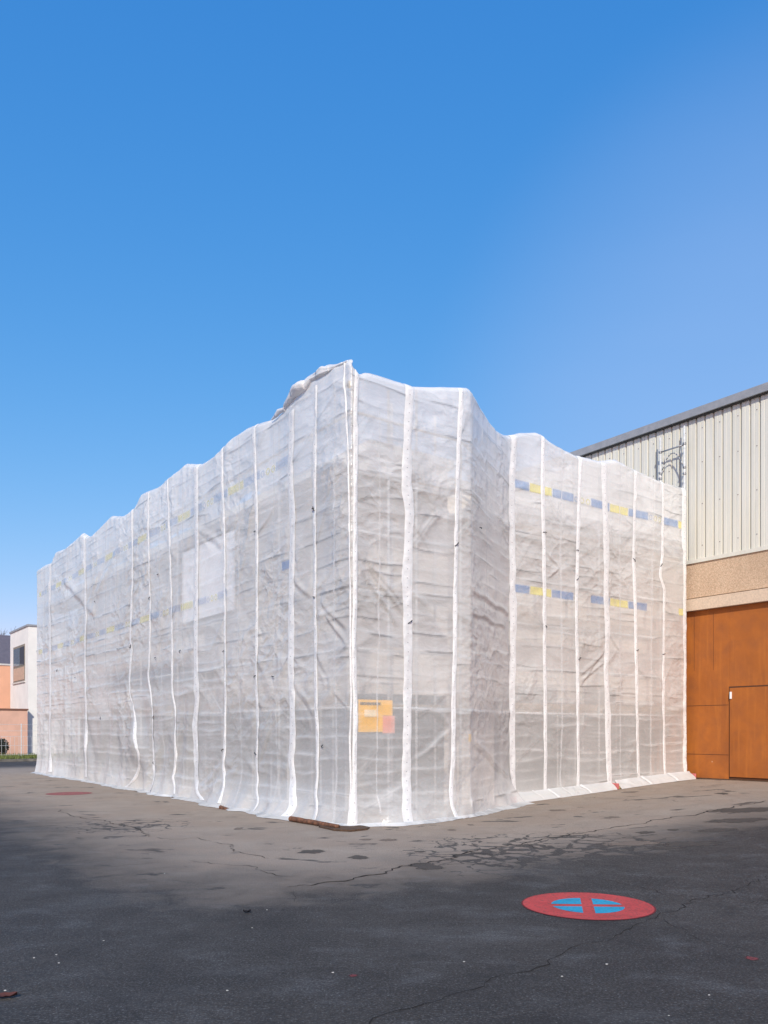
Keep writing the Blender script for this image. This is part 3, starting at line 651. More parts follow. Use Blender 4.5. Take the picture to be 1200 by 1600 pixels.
for q, (sz, su, w_, th) in enumerate(SU):
    zlo = max(.0, float(sz[0]))
    zs = np.arange(float(sz[0]), float(sz[-1]), .035); n = len(zs)
    i = np.clip((np.interp(zs, sz, su)/DU).astype(int), 0, NU-1)
    uc = np.interp(zs, sz, su); uc = smooth1(uc, 6)
    amp = .004 if th else .009
    uc = uc+amp*vn(zs*1.3+q*7, zs*0+q)+amp*.5*vn(zs*4.1+q*3, zs*0+q)
    hw = w_/2*.86*(1+(.20 if w_ > .2 else .08)*vn(zs*1.2+q*5, zs*0+q+.5)+(.09 if w_ > .2 else .06)*vn(zs*4+q, zs*0+3)); hw = np.clip(hw, w_*.16, w_*.75)
    if th: hw = np.full(n, w_/2)*(1+.3*vn(zs*3, zs*0+q))
    tw = vn(zs*1.1+q*9, zs*0+q*2.)*.9
    V = []; UV = []
    for jx, p in enumerate(prof):
        o_ = (.004 if th else .006)+(.0 if th else .014)*(1-p*p)*(1+.8*vn(zs*6+q, zs*0+jx*.9))+(0 if th else np.maximum(0, tw*p)*.012)
        V.append(surf(uc+p*hw, zs, o_)); UV.append(np.stack([np.full(n, (p+1)/2), zs], -1))
    V = np.stack(V, 1).reshape(-1, 3); UV = np.stack(UV, 1).reshape(-1, 2); m7 = len(prof)
    id_ = np.arange(n*m7).reshape(n, m7); fq = np.stack([id_[:-1, :-1], id_[:-1, 1:], id_[1:, 1:], id_[1:, :-1]], -1).reshape(-1, 4)
    mesh_obj('thin_seam' if th else 'seam_band', V, [tuple(map(int, a)) for a in fq], M['thin'] if th else M['strip'], sheeting, True, UV)
# printed blocks and rings repeated along two levels
def patch(u0, u1, z0, z1, m, name='printed_block', shape=None):
    nu = max(3, int((u1-u0)/.03)+1); nz = 8
    uu, zz = np.meshgrid(np.linspace(u0, u1, nu), np.linspace(z0, z1, nz), indexing='ij')
    V = surf(uu.ravel(), zz.ravel(), .0035); id_ = np.arange(nu*nz).reshape(nu, nz)
    fq = np.stack([id_[:-1, :-1], id_[1:, :-1], id_[1:, 1:], id_[:-1, 1:]], -1).reshape(-1, 4)
    return mesh_obj(name, V, [tuple(map(int, a)) for a in fq], m, sheeting, True, np.stack([((uu-u0)/(u1-u0)).ravel(), ((zz-z0)/(z1-z0)).ravel()], -1))
def ringp(uc, zc, r0, r1, m, sq=1.):
    n = 22; a = np.linspace(0, 2*np.pi, n, endpoint=False); V = np.concatenate([surf(uc+r*np.cos(a)*sq, zc+r*np.sin(a), .0035) for r in (r0, r1)])
    mesh_obj('printed_letter', V, [(i, (i+1) % n, n+(i+1) % n, n+i) for i in range(n)], m, sheeting, False, [(.5, .5)]*(2*n))
def band(ustart, z, uend, sgn, h, ulo, skip=(), suf=''):
    k_ = 0; u = ustart; P_ = 2.79
    while u < uend:
        fade = random.random()
        for a, b, mt in ((0, .72, 'ink_yellow'), (.73, 1.47, 'ink_blue'), (2.06, 2.78, 'ink_blue')):
            x0, x1 = (u+a, u+b); x0 = max(x0, ulo); x1 = min(x1, uend)
            if x1-x0 > .06 and not any(s0 < (x0+x1)/2 < s1 for s0, s1 in skip): patch(x0, x1, z-h/2, z+h/2, M[mt+suf])
        for c_ in (1.56, 1.76, 1.96):
            if ulo < u+c_ < uend-.1 and not any(s0 < u+c_ < s1 for s0, s1 in skip): ringp(u+c_, z-.01, .04, .075, M['ink_blue_faint'] if c_ < 1.6 else M['ink_yellow_faint'])
        u += P_
uR0 = cum[4]
band(uR0+.64-2.79, 7.04, ULEN-.12, 1, .235, uR0+.14); band(uR0+.64-2.79, 4.74, ULEN-.12, 1, .22, uR0+.14, skip=((uR0+2.02, uR0+2.87), (uR0+4.82, uR0+5.92)))
uL0 = cum[2]
band(uL0-4.72-2.79*6, 6.70, uL0-2.0, 1, .21, cum[1]+.3, (), '_faint'); band(uL0-4.52-2.79*6, 4.55, uL0-4.7, 1, .2, cum[1]+.3, (), '_faint')
patch(uL0-2.35, uL0-2.02, 4.62, 4.82, M['ink_blue'])
# cable ties
ties = [(284,1.0),(492,795,),(491,795),(493,933),(400,831),(351,1018),(400,1057),(350,1172),(401,1177),(429,1057),(283,1018),(243,1028),(243,1121),(245,1192),(235,935),(712,851),(748,825),(639,972),(850,832),(852,979),(901,860),(901,905),(904,1029),(990,875),(995,1016),(1036,1022),(1032,883),(205,1012),(186,1014),(160,1122),(90,1048),(118,1059),(150,940),(249,898),(505,1166),(206,1009)]
for t in ties:
    if t[1] < 100: continue
    u, z = uz(*t); a = random.uniform(-60, 60); r = random.uniform(.03, .06); du = math.cos(math.radians(a))*r; dz = math.sin(math.radians(a))*r
    A = surf(np.array([u-du, u, u+du]), np.array([z-dz, z, z+dz]), np.array([.02, .045, .03])); b = MB()
    b.tube(A[0], A[1], .0075, 6); b.tube(A[1], A[2], .009, 6); b.build('cable_tie', M['tie'], sheeting)
# hem folded over the weight beams, right facade
gp = [(.0, .24), (.05, .185), (.12, .13), (.19, .065), (.215, .01)]
for us in (np.arange(cum[4]+.10, cum[4]+3.43, .05), np.arange(cum[4]+3.57, ULEN+.10, .05)):
  if True:
    V = []
    for j, (o_, z_) in enumerate(gp):
        i = np.clip((us/DU).astype(int), 0, NU-1); ex = np.maximum(0, us-ULEN)
        x = PX[i]+NX[i]*(o_+.03+.012*vn(us*4, us*0+j))+uR.x*ex; y = PY[i]+NY[i]*(o_+.03+.012*vn(us*4, us*0+j))+uR.y*ex
        g = np.array([gh(a, b) for a, b in zip(x, y)]); V.append(np.stack([x, y, g+z_*.9+(.010*vn(us*5+3, us*0+j) if j < 4 else 0)], -1))
    V = np.stack(V, 1).reshape(-1, 3); id_ = np.arange(len(us)*5).reshape(len(us), 5)
    fq = np.stack([id_[:-1, :-1], id_[1:, :-1], id_[1:, 1:], id_[:-1, 1:]], -1).reshape(-1, 4)
    mesh_obj('folded_hem', V, [tuple(map(int, a)) for a in fq], M['hem'], sheeting, True)
for (a_, b_) in (((852, 1240), (861, 1259)), ((903, 1238), (912, 1251)), ((998, 1221), (1004, 1233)), ((1040, 1218), (1047, 1228)), ((830,1246),(838,1262)), ((875,1240),(882,1256))):
    u, Dd = u_at(a_[0]); vs = []
    wd = .05 if a_[0] in (852, 903, 998, 1040) else .02
    for s_ in (0, 1):
        for j, (o_, z_) in enumerate(gp):
            uu = u+s_*wd*1.6+j*.035; i = min(NU-1, int(uu/DU)); x = PX[i]+NX[i]*(o_+.042); y = PY[i]+NY[i]*(o_+.042); vs.append((x, y, gh(x, y)+z_*.9+.012))
    mesh_obj('seam_band' if wd > .03 else 'thin_seam', vs, [(j, j+1, 6+j, 5+j) for j in range(4)], M['strip'], sheeting, True, [(.05, 0)]*10)
# hem lying on the ground, left and front
us = np.arange(cum[1], cum[4]-.18, .05); V = []
i = np.clip((us/DU).astype(int), 0, NU-1)
for j, o_ in enumerate((-.01, .03, .07, .11)):
    ww = 1+.8*vn(us*1.3, us*0+8)
    x = X[i, 0]+NX[i]*o_*ww; y = Y[i, 0]+NY[i]*o_*ww; g = np.array([gh(a, b) for a, b in zip(x, y)])
    V.append(np.stack([x, y, g+[.05, .035, .02, .004][j]+.012*np.abs(vn(us*5, us*0+j))], -1))
V = np.stack(V, 1).reshape(-1, 3); id_ = np.arange(len(us)*4).reshape(len(us), 4)
fq = np.stack([id_[:-1, :-1], id_[1:, :-1], id_[1:, 1:], id_[:-1, 1:]], -1).reshape(-1, 4)
mesh_obj('trailing_hem', V, [tuple(map(int, a)) for a in fq], M['hem'], sheeting, True)
# bundle of surplus sheet rolled over the top edge
bp = [(424,655,.03),(432,648,.07),(436,643,.085),(444,640,.07),(448,632,.10),(456,622,.15),(463,613,.19),(472,606,.2),(481,601,.14),(487,592,.09),(495,588,.10),(506,580,.13),(513,577,.08),(524,572,.045),(541,564,.03)]
pts = []
for a, b, r in bp:
    u, z = uz(a, b); pts.append((u, z, r))
pts = np.array(sorted(pts)); un = np.linspace(pts[0, 0], pts[-1, 0], 90); zn = np.interp(un, pts[:, 0], pts[:, 1]); rn_ = np.interp(un, pts[:, 0], pts[:, 2])
V = []; nn_ = 28
for a in range(nn_):
    th_ = 2*math.pi*a/nn_; r = rn_*.62*(1+.32*fbm(un*2.2+1.2*math.cos(th_), un*1.5+1.2*math.sin(th_), 2)+.10*vn(un*7, un*0+2*math.cos(th_)))
    i = np.clip((un/DU).astype(int), 0, NU-1); o_ = -.02+rn_*.25+r*math.cos(th_)*.8
    V.append(np.stack([PX[i]+NX[i]*o_, PY[i]+NY[i]*o_, zn+r*math.sin(th_)*.9], -1))
V = np.stack(V, 1).reshape(-1, 3); id_ = np.arange(90*nn_).reshape(90, nn_); nx2 = np.roll(id_, -1, 1)
fq = np.stack([id_[:-1], id_[1:], nx2[1:], nx2[:-1]], -1).reshape(-1, 4)
mesh_obj('bundled_sheet', V, [tuple(map(int, a)) for a in fq], M['roll'], sheeting, True)
finish(sheeting)

# ------------------------------------------------------------------ scaffold behind the sheeting
scf = empty('scaffold', tuple(loc(.5, .5, 0))); tag(scf, 'galvanised steel scaffold standing behind the translucent sheeting', 'scaffold')
def standard(s, t, z1, z0=None, m='steel_dull'):
    p = loc(s, t); z0 = gh(p.x, p.y)+.02 if z0 is None else z0; b = MB(); b.tube((p.x, p.y, z0), (p.x, p.y, z1), .024, 10)
    b.tube((p.x, p.y, z0), (p.x, p.y, z0+.02), .07, 8)
    z = 2.0
    while z < z1: b.tube((p.x, p.y, z-.03), (p.x, p.y, z+.03), .034, 8); z += 2.0
    return b.build('standard', M[m], scf, True)
def rail(a, b_, z, r=.024, m='steel_dull', name='ledger'):
    b = MB(); A = loc(*a, z); B = loc(*b_, z); b.tube(A, B, r, 8); return b.build(name, M[m], scf, True)
zl = [2.0, 4.0, 6.0]
tl = [.14+2.57*i for i in range(9)]; tl[-1] = 20.9
for t in tl:
    for s in (.14, .88): standard(s, t, 7.55)
for a, b_ in zip(tl[:-1], tl[1:]):
    for z in zl:
        rail((.14, a), (.14, b_), z); rail((.14, a), (.14, b_), z+1.0, name='guard_rail')
        d = MB(); d.span(.18, .84, a+.03, b_-.03, z+.03, z+.075); d.build('deck', M['deck'], scf)
        k_ = MB(); k_.span(.165, .19, a+.03, b_-.03, z+.08, z+.23); k_.build('toe_board', M['deck'], scf)
for s in (1.5, 2.55):
    for t in (.14, .88): standard(s, t, 7.7)
for z in zl:
    rail((.14, .14), (2.55, .14), z); rail((.14, .14), (2.55, .14), z+1.0, name='guard_rail')
    d = MB(); d.span(.9, 2.5, .18, 1.9, z+.03, z+.075); d.build('deck', M['deck'], scf)
    d = MB(); d.span(2.6, 5.3, 1.55, 2.2, z+.03, z+.075); d.build('deck', M['deck'], scf)
    rail((2.55, .14), (5.3, 1.58), z); rail((2.55, .14), (5.3, 1.58), z+1, name='guard_rail')
sr = [5.35, 8.3, 11.62]; T0 = 1.466+.12; T1 = T0+.74
for s in sr[:2]:
    for t in (T0, T1): standard(s, t, 7.75)
for t in (.02,): pass
EO = 11.68
pO = (EO-.0, 1.466+.03); pI = (EO-.0, 1.466+.03+.74)
standard(*pO, 9.72); standard(*pI, 9.62)
for a, b_ in zip(sr[:-1], sr[1:]):
    for z in zl:
        rail((a, T0), (b_, T0), z); rail((a, T0), (b_, T0), z+1.0, name='guard_rail')
        d = MB(); d.span(a+.03, b_-.03, T0+.04, T1-.04, z+.03, z+.075); d.build('deck', M['deck'], scf)
        k_ = MB(); k_.span(a+.03, b_-.03, T0+.02, T0+.045, z+.08, z+.23); k_.build('toe_board', M['deck'], scf)
# arched transverse frame between the two tall standards that rise above the sheet
fr_ = MB(); A = loc(*pO); B = loc(*pI); zt = 9.22
def P_(f, z): return Vector((A.x+(B.x-A.x)*f, A.y+(B.y-A.y)*f, z))
fr_.tube(P_(0, zt), P_(1, zt), .022, 8)
prev = None
for i in range(13):
    f = i/12; z = zt-.12-.55*(abs(2*f-1))**2.0; p = P_(f, z)
    if prev is not None: fr_.tube(prev, p, .016, 6)
    prev = p
for f in (.16, .84): fr_.tube(P_(f, zt), P_(f, zt-.12-.55*(abs(2*f-1))**2.0), .010, 6)
fr_.build('arched_frame', M['steel'], scf, True)
for p, zz_ in ((A, (9.25, 8.62, 8.45)), (B, (9.22, 8.65, 8.5))):
    for z in zz_:
        c = MB(); c.tube((p.x, p.y, z-.03), (p.x, p.y, z+.03), .042, 8); c.box((p.x, p.y, z), .12, .04, .03, uR, uL); c.build('coupler', M['steel'], scf)
for (a, b_) in (((.14, tl[2]), (.14, tl[3])), ((.14, tl[5]), (.14, tl[6]))):
    c = MB(); c.tube(loc(*a, 2.), loc(*b_, 4.), .02, 6); c.build('brace', M['steel_dull'], scf)
c = MB(); c.tube(loc(sr[0]+.3, T0+.05, 3.9), loc(sr[0]+2.2, T0+.05, 2.1), .018, 6); c.build('brace', M['steel_dull'], scf)
finish(scf)
# ------------------------------------------------------------------ the wrapped building
BS0, BT0 = 1.25, 2.65
bld = empty('wrapped_building', tuple(loc(BS0, BT0, 0))); tag(bld, 'cream rendered two-storey building seen dimly behind the scaffold sheeting', 'building')
b = MB(); b.span(BS0, WALL_S-.05, BT0, 20.4, 2.35, 6.85); b.build('wall', M['render'], bld)
b = MB(); b.span(BS0+.005, 3.1, 1.15, BT0-.002, 2.3, 6.84); b.build('wall', M['render'], bld)
b = MB(); b.span(3.102, 5.2, 2.0, BT0-.003, -.1, 6.83); b.build('wall', M['render'], bld)
b = MB(); b.span(BS0+.05, 3.05, 1.2, BT0-.002, -.1, 2.29); b.build('lower_wall', M['lowwall'], bld)
b = MB(); b.span(3.202, 5.3, 1.9, BT0-.126, 6.831, 7.0); b.span(BS0-.115, 3.2, 1.05, BT0-.125, 6.842, 7.01); b.build('roof_edge', M['frame'], bld)
b = MB(); b.span(BS0+.06, WALL_S-.05, BT0+.06, 20.34, -.1, 2.349); b.build('lower_wall', M['lowwall'], bld)
b = MB(); b.span(BS0-.12, WALL_S-.05, BT0-.12, 20.52, 6.852, 7.02); b.build('roof_edge', M['frame'], bld)
b = MB(); b.span(BS0-.05, WALL_S-.05, BT0-.05, 20.45, 2.30, 2.42); b.build('string_course', M['frame'], bld)
def win(face, a, b_, z0, z1):
    o = MB(); g = MB()
    if face == 'R':
        o.span(a, b_, BT0-.04, BT0+.05, z0, z1); g.span(a+.07, b_-.07, BT0-.055, BT0-.035, z0+.07, z1-.07)
    else:
        o.span(BS0-.04, BS0+.05, a, b_, z0, z1); g.span(BS0-.055, BS0-.035, a+.07, b_-.07, z0+.07, z1-.07)
    f = o.build('window', M['frame'], bld); f2 = g.build('pane', M['glass'], f); return f
for a, b_, z_0 in ((6.0, 8.0, .1), (8.9, 10.3, 1.0)): win('R', a, b_, z_0, 2.75)
for a, b_, z0, z1 in ((4.2, 6.0, 4.3, 5.7), (9.0, 10.8, 4.3, 5.7), (12., 13.8, 4.3, 5.7), (16.2, 18, 4.3, 5.7)): pass
for a, b_ in ((2.0, 3.4), (4.3, 6.6), (8.3, 13.0), (15.2, 18.6)):
    o = MB(); o.span(BS0-.02, BS0+.07, a, b_, .02, 2.25); f = o.build('window', M['frame'], bld); g = MB(); n = 3
    for i in range(n):
        w_ = (b_-a)/n; g.span(BS0-.035, BS0-.015, a+i*w_+.05, a+(i+1)*w_-.05, .1, 2.18)
    g.build('pane', M['glass'], f)
b = MB(); b.span(.22, BS0-.06, 8.2, 13.0, 2.86, 3.22); b.build('canopy', M['canopy'], bld)
finish(bld)
# banner and small site signs hung on the scaffold
b = MB(); b.span(.03, .045, 4.47, 7.27, 4.17, 5.85); o = b.build('banner', M['banner']); tag(o, 'plain white banner hanging behind the sheeting, high on the left facade', 'banner')
sg = empty('site_sign', tuple(loc(.55, .1, 1.6))); tag(sg, 'yellow and red site sign board glowing through the sheeting near the corner', 'sign')
s0 = u_at(557)[0]-cum[2]; s1 = u_at(618)[0]-cum[2]; sm = s0+(s1-s0)*.66
b = MB(); b.span(s0, s1-.05, .02, .035, 1.865, 2.13); b.span(s0, sm, .02, .035, 1.58, 1.864); b.build('yellow_board', M['yel'], sg)
b = MB(); b.span(sm+.001, s1, .022, .037, 1.56, 1.86); b.build('red_panel', M['redb'], sg)
b = MB(); x = s0+.04
while x < sm-.05:
    w_ = random.uniform(.012, .03); b.span(x, x+w_, .012, .019, 2.04, 2.085); x += w_+.012
b.build('lettering', M['letters'], sg)
b = MB(); b.span(s0+.12, sm-.14, .012, .019, 1.84, 1.96); b.build('pale_panel', simple('pale_yellow', (.95, .75, .45), .6), sg)
finish(sg)
p = uz(738, 1153); b = MB(); q = surf(np.array([p[0]]), np.array([p[1]]), -.03)[0]; b.box(q, .05, .02, .14, uR, uL); o = b.build('scaffold_tag', M['tagy'], bevel=.004); tag(o, 'small yellow tag on the scaffold pole between the front and slanting faces', 'tag')
p = uz(543, 600); b = MB(); q = surf(np.array([p[0]]), np.array([p[1]]), -.04)[0]; b.box(q, .05, .03, .12, uR, uL); o = b.build('pole_cap', M['tagy'], bevel=.004); tag(o, 'small orange cap glowing through the sheeting at the top of the corner', 'pole cap')
# ------------------------------------------------------------------ weight beams with red caps under the right hem
for s0, s1, lab in ((5.17, 8.58, 'red-capped beam under the white hem, next to the slanting front face'), (8.66, 11.82, 'red-capped beam under the white hem, ending at the rusty steel wall')):
    m_ = (s0+s1)/2; e = empty('weight_beam', tuple(loc(m_, 1.33, .15))); tag(e, lab, 'beam', 'beams weighing down the hem')
    def bar(a, b_, wdt, h0, h1, mm, nm):
        t_ = 1.466-.115; A = loc(a, t_); B = loc(b_, t_); ga = gh(A.x, A.y); gb = gh(B.x, B.y); c = MB(); n = Vector((uL.x, uL.y, 0))*wdt/2
        vs = [A-n+Vector((0,0,ga+h0)), A+n+Vector((0,0,ga+h0)), A+n+Vector((0,0,ga+h1)), A-n+Vector((0,0,ga+h1)), B-n+Vector((0,0,gb+h0)), B+n+Vector((0,0,gb+h0)), B+n+Vector((0,0,gb+h1)), B-n+Vector((0,0,gb+h1))]
        c.add(vs, [(0,1,2,3), (4,7,6,5), (0,4,5,1), (3,2,6,7), (0,3,7,4), (1,5,6,2)]); c.build(nm, mm, e, bevel=.01)
    bar(s0, s1, .08, .01, .09, M['beam'], 'beam_body'); bar(s0-.05, s0, .17, .012, .15, M['cap'], 'end_cap'); bar(s1, s1+.05, .17, .012, .15, M['cap'], 'end_cap')
    finish(e)
# ------------------------------------------------------------------ timbers on the ground by the corner
def log(name, a, b_, r, m, lab, cat='log', ends=True, flat=1.):
    A = G(*a); B = G(*b_); A.z += r*flat; B.z += r*flat; d = (B-A).normalized(); sd_ = Vector((-d.y, d.x, 0)); up = Vector((0, 0, 1)); n = 18; kx = 24; vs = []
    e = empty(name, (A.x, A.y, 0)); tag(e, lab, cat)
    for i in range(kx+1):
        f = i/kx; c = A.lerp(B, f); rr = r*(1-.25*f)
        for j in range(n):
            a_ = 2*math.pi*j/n; q = rr*(1+.10*float(vn(np.array([f*9+math.cos(a_)]), np.array([math.sin(a_)+3*len(name)]))[0]))
            vs.append(c+sd_*math.cos(a_)*q+up*math.sin(a_)*q*flat)
    fs = [(i*n+j, i*n+(j+1) % n, (i+1)*n+(j+1) % n, (i+1)*n+j) for i in range(kx) for j in range(n)]+[tuple(range(kx*n, kx*n+n))]
    mesh_obj('timber_body', vs, fs, m, e, True)
    mesh_obj('cut_end', [v-d*.001 for v in vs[:n]], [tuple(range(n))[::-1]], M['timber_end'] if ends else m, e)
    finish(e)
log('wooden_pole', (454, 1283.5), (528, 1296), .048, M['timber'], 'round brown wooden pole with a pale sawn end lying along the corner hem')
def board(name, pts, h, m, lab):
    P_l = [G(*p) for p in pts]; vs = []; n = len(P_l)
    for hz in (.004, h):
        for p in P_l: vs.append((p.x, p.y, p.z+hz*(1 if hz < .01 else random.uniform(.6, 1.1))))
    fs = [tuple(range(n))[::-1], tuple(range(n, 2*n))]+[(i, (i+1) % n, n+(i+1) % n, n+i) for i in range(n)]
    o = mesh_obj(name, vs, fs, m); tag(o, lab, 'board'); return o
board('rotten_board', [(498,1293),(522,1298.5),(548,1300),(574,1297),(578,1294),(560,1292),(530,1292),(505,1290)], .035, M['timber_dark'], 'dark splintered board lying in front of the sheeting corner')
board('wooden_board', [(342,1264),(352,1265.5),(375,1265),(377,1262),(365,1260),(345,1261)], .05, M['timber'], 'short reddish brown board poking out under the left facade hem')
board('wooden_board', [(268,1247.5),(278,1249),(288,1249),(288,1247),(275,1246)], .04, M['timber_dark'], 'small dark wood offcut under the hem, left of the reddish board')
board('pale_board', [(203,1228),(215,1232),(230,1235.5),(231,1231),(216,1227),(205,1225)], .12, simple('pale_plank', (.45, .38, .26), .8), 'pale plank showing where the left hem lifts off the ground')

# ------------------------------------------------------------------ the big hall on the right
hall = empty('industrial_hall', tuple(loc(WALL_S, 0, .3))); tag(hall, 'large hall with ribbed cream cladding, pebbled concrete band and rust-orange steel front', 'building')
TA, TB = -9.0, 13.0                                     # extent along uL
def clad_mat():
    m, nt = mat('cream_cladding'); v = coords(nt)
    st = noise(nt, coords(nt, (3, 3, .25)), 2.0, 5, .6)
    c = mixc(nt, rng(nt, st, .35, .7), (.64, .625, .545), (.715, .70, .62)); c = mixc(nt, rng(nt, noise(nt, v, 8, 6, .65), .55, .75, 0, .35), c, (.60, .57, .49))
    princ(nt, c, .5, 0, .4, bump(nt, noise(nt, coords(nt, (1, 1, .3)), 4, 3, .5), .1, .01)); return m
M['clad'] = clad_mat()
def conc_mat():
    m, nt = mat('exposed_aggregate_concrete'); v = coords(nt)
    vo = nt.nodes.new('ShaderNodeTexVoronoi'); vo.inputs['Scale'].default_value = 55; L(nt, v, vo.inputs['Vector'])
    sx = nt.nodes.new('ShaderNodeSeparateXYZ'); L(nt, vo.outputs['Color'], sx.inputs[0])
    c = mixc(nt, sx.outputs[0], (.42, .29, .19), (.74, .56, .40)); c = mixc(nt, rng(nt, noise(nt, v, 14, 5, .6), .4, .65, 0, .5), c, (.60, .43, .29))
    c = mixc(nt, rng(nt, noise(nt, coords(nt, (1, 1, .4)), 1.5, 4, .6), .4, .7, 0, .35), c, (.40, .28, .18))
    princ(nt, c, .85, 0, .3, bump(nt, vo.outputs['Distance'], .5, .012)); return m
M['conc'] = conc_mat(); M['conc2'] = simple('smooth_concrete_lip', (.66, .52, .39), .85, var=.14, scale=20, bmp=.3)
def rust_mat():
    m, nt = mat('rust_orange_steel'); v = coords(nt)
    a = noise(nt, v, .7, 6, .62, .6); b_ = noise(nt, v, 2.4, 6, .65, .4); st = noise(nt, coords(nt, (4, 4, .35)), 1.6, 5, .6)
    c = mixc(nt, rng(nt, a, .36, .64), (.33, .104, .024), (.44, .142, .030)); c = mixc(nt, rng(nt, b_, .42, .70, 0, .55), c, (.27, .095, .036))
    c = mixc(nt, rng(nt, st, .52, .75, 0, .5), c, (.54, .185, .035)); c = mixc(nt, rng(nt, noise(nt, v, 16, 5, .7), .6, .8, 0, .5), c, (.26, .10, .045))
    vo = nt.nodes.new('ShaderNodeTexVoronoi'); vo.inputs['Scale'].default_value = 1.7; L(nt, v, vo.inputs['Vector'])
    sp = mth(nt, 'LESS_THAN', vo.outputs['Distance'], .035); c = mixc(nt, mth(nt, 'MULTIPLY', sp, .5), c, (.6, .42, .28))
    princ(nt, c, .7, 0, .25, bump(nt, noise(nt, v, 30, 5, .6), .25, .006)); return m
M['rust'] = rust_mat()
M['rust_door'] = M['rust']
M['rooftrim'] = simple('grey_roof_trim', (.30, .31, .33), .55, var=.1); M['seam_dark'] = simple('dark_joint', (.09, .035, .015), .8); M['soffit'] = simple('dark_soffit', (.06, .055, .05), .8)
# cladding: box ribs as one profile
vs = []; prof_c = []; t = TA; z0, z1 = 6.13, 9.92
while t < TB:
    prof_c += [(t, 0), (t+.006, -.055), (t+.040, -.055), (t+.055, 0), (t+.14, 0), (t+.145, -.008), (t+.157, -.008), (t+.162, 0)]; t += .25
for z in (z0, z1):
    for (tt, dd) in prof_c: vs.append(loc(WALL_S-.06-dd, tt, z))
n = len(prof_c); fs = [(i, i+1, n+i+1, n+i) for i in range(n-1)]
t = TA+.03; nfc = len(fs); sb = MB()
while t < 6:
    for z in (6.5, 7.6, 8.7, 9.6): sb.box(loc(WALL_S-.06, t+.07, z)-Vector((uR.x, uR.y, 0))*.006, .012, .016, .016, uR, uL)
    t += .5
o_v = len(vs); co = mesh_obj('cladding', vs+sb.v, fs+[tuple(q+o_v for q in f) for f in sb.f], M['clad'], hall)
co.data.materials.append(M['seam_dark'])
for pi in range(nfc, len(co.data.polygons)): co.data.polygons[pi].material_index = 1
b = MB(); b.span(WALL_S+.001, WALL_S+14, TA, TB, 4.9, 9.9); b.build('upper_wall', M['clad'], hall)
b = MB(); b.span(WALL_S-.09, WALL_S-.01, TA, TB, 6.06, 6.16); b.build('drip_flashing', M['clad'], hall)
b = MB(); b.span(WALL_S-.05, WALL_S, TA, TB, 5.14, 6.06); b.build('concrete_band', M['conc'], hall)
b = MB(); b.span(WALL_S-.12, WALL_S, TA, TB, 4.80, 5.11); b.build('concrete_lip', M['conc2'], hall)
b = MB(); b.span(WALL_S-.02, WALL_S, TA, TB, 5.111, 5.139); b.build('joint', M['seam_dark'], hall)
b = MB(); b.span(WALL_S-.20, WALL_S+14, TA, TB+.3, 9.93, 10.13); b.build('roof_trim', M['rooftrim'], hall)
b = MB(); b.span(WALL_S-.14, WALL_S+14, TA, TB+.3, 9.90, 9.929); b.build('soffit', M['soffit'], hall)
WT = WALL_S+.02
b = MB(); b.span(WT, WT+.1, TA, TB, .0, 4.80); b.build('steel_front', M['rust'], hall)
def tp(px): k_ = (px-CX)/F; a = P0+uR*WT; return (k_*a.y-a.x)/(uL.x-k_*uL.y)
t_left = tp(1140); tdoor0 = t_left-1.95
for za in (2.27, .98):
    b = MB(); b.span(WT-.004, WT-.001, t_left+.03, TB, za-.006, za+.006); b.build('panel_joint', M['seam_dark'], hall)
b = MB(); b.span(WT-.004, WT-.001, t_left-.01, t_left+.012, .33, 4.8); b.build('panel_joint', M['rust'], hall)
for tt in (tp(1115), tp(1085)):
    b = MB(); b.span(WT-.0035, WT-.001, tt, tt+.006, 3.2, 4.7); b.build('panel_joint', M['seam_dark'], hall)
dr = MB(); dr.span(WT-.035, WT-.002, tdoor0, t_left-.02, .42, 2.70); dro = dr.build('door', M['rust_door'], hall, bevel=.004)
b = MB(); b.span(WT-.006, WT-.001, t_left-.019, t_left+.014, .36, 2.74); b.span(WT-.006, WT-.001, tdoor0, t_left-.019, 2.705, 2.74); b.span(WT-.006, WT-.001, tdoor0, t_left-.019, .36, .418); b.build('door_gap', M['seam_dark'], dro)
b = MB(); b.span(WT-.065, WT-.036, t_left-.085, t_left-.035, 2.42, 2.60); b.build('hinge', M['banner'], dro, bevel=.006)
b = MB(); b.span(WT-.05, WT+.05, TA, TB, .0, .36); b.build('threshold', M['timber_dark'], hall)
finish(hall)

# ------------------------------------------------------------------ background on the left
vergeA = G(-420, 1208); 
kA = G(0, 1190.5); kd = Vector((uR.x, uR.y, 0)); kn = Vector((uL.x, uL.y, 0))
def strip_box(p, a, b_, w0, w1, z0, z1):
    m_ = MB(); c = p+kd*((a+b_)/2)+kn*((w0+w1)/2); m_.box((c.x, c.y, (z0+z1)/2), b_-a, w1-w0, z1-z0, uR, uL); return m_
kb = strip_box(kA, -40, 30, 0, .25, -.1, .13).build('kerb', simple('kerb_stone', (.16, .15, .13), .85, var=.5, scale=3)); kb['kind'] = 'structure'
vg = strip_box(kA, -40, 30, .25, 9, -.1, .12).build('verge', simple('verge_soil', (.10, .12, .04), .9, var=.5, scale=6, bmp=.6, bscale=20)); vg['kind'] = 'structure'
gm = simple('grass_blades', (.16, .19, .05), .8, var=.5, scale=8); b = MB()
for _ in range(9000):
    p = kA+kd*random.uniform(-12, 10)+kn*random.uniform(.3, 4.5); h = random.uniform(.08, .30); a = random.random()*6.28; dx = Vector((math.cos(a), math.sin(a), 0))*.02
    z = Vector((0, 0, .12)); b.add([Vector((p.x, p.y, 0))+z-dx, Vector((p.x, p.y, 0))+z+dx, Vector((p.x, p.y, 0))+z+Vector((random.uniform(-.08, .08), random.uniform(-.08, .08), h))], [(0, 1, 2)])
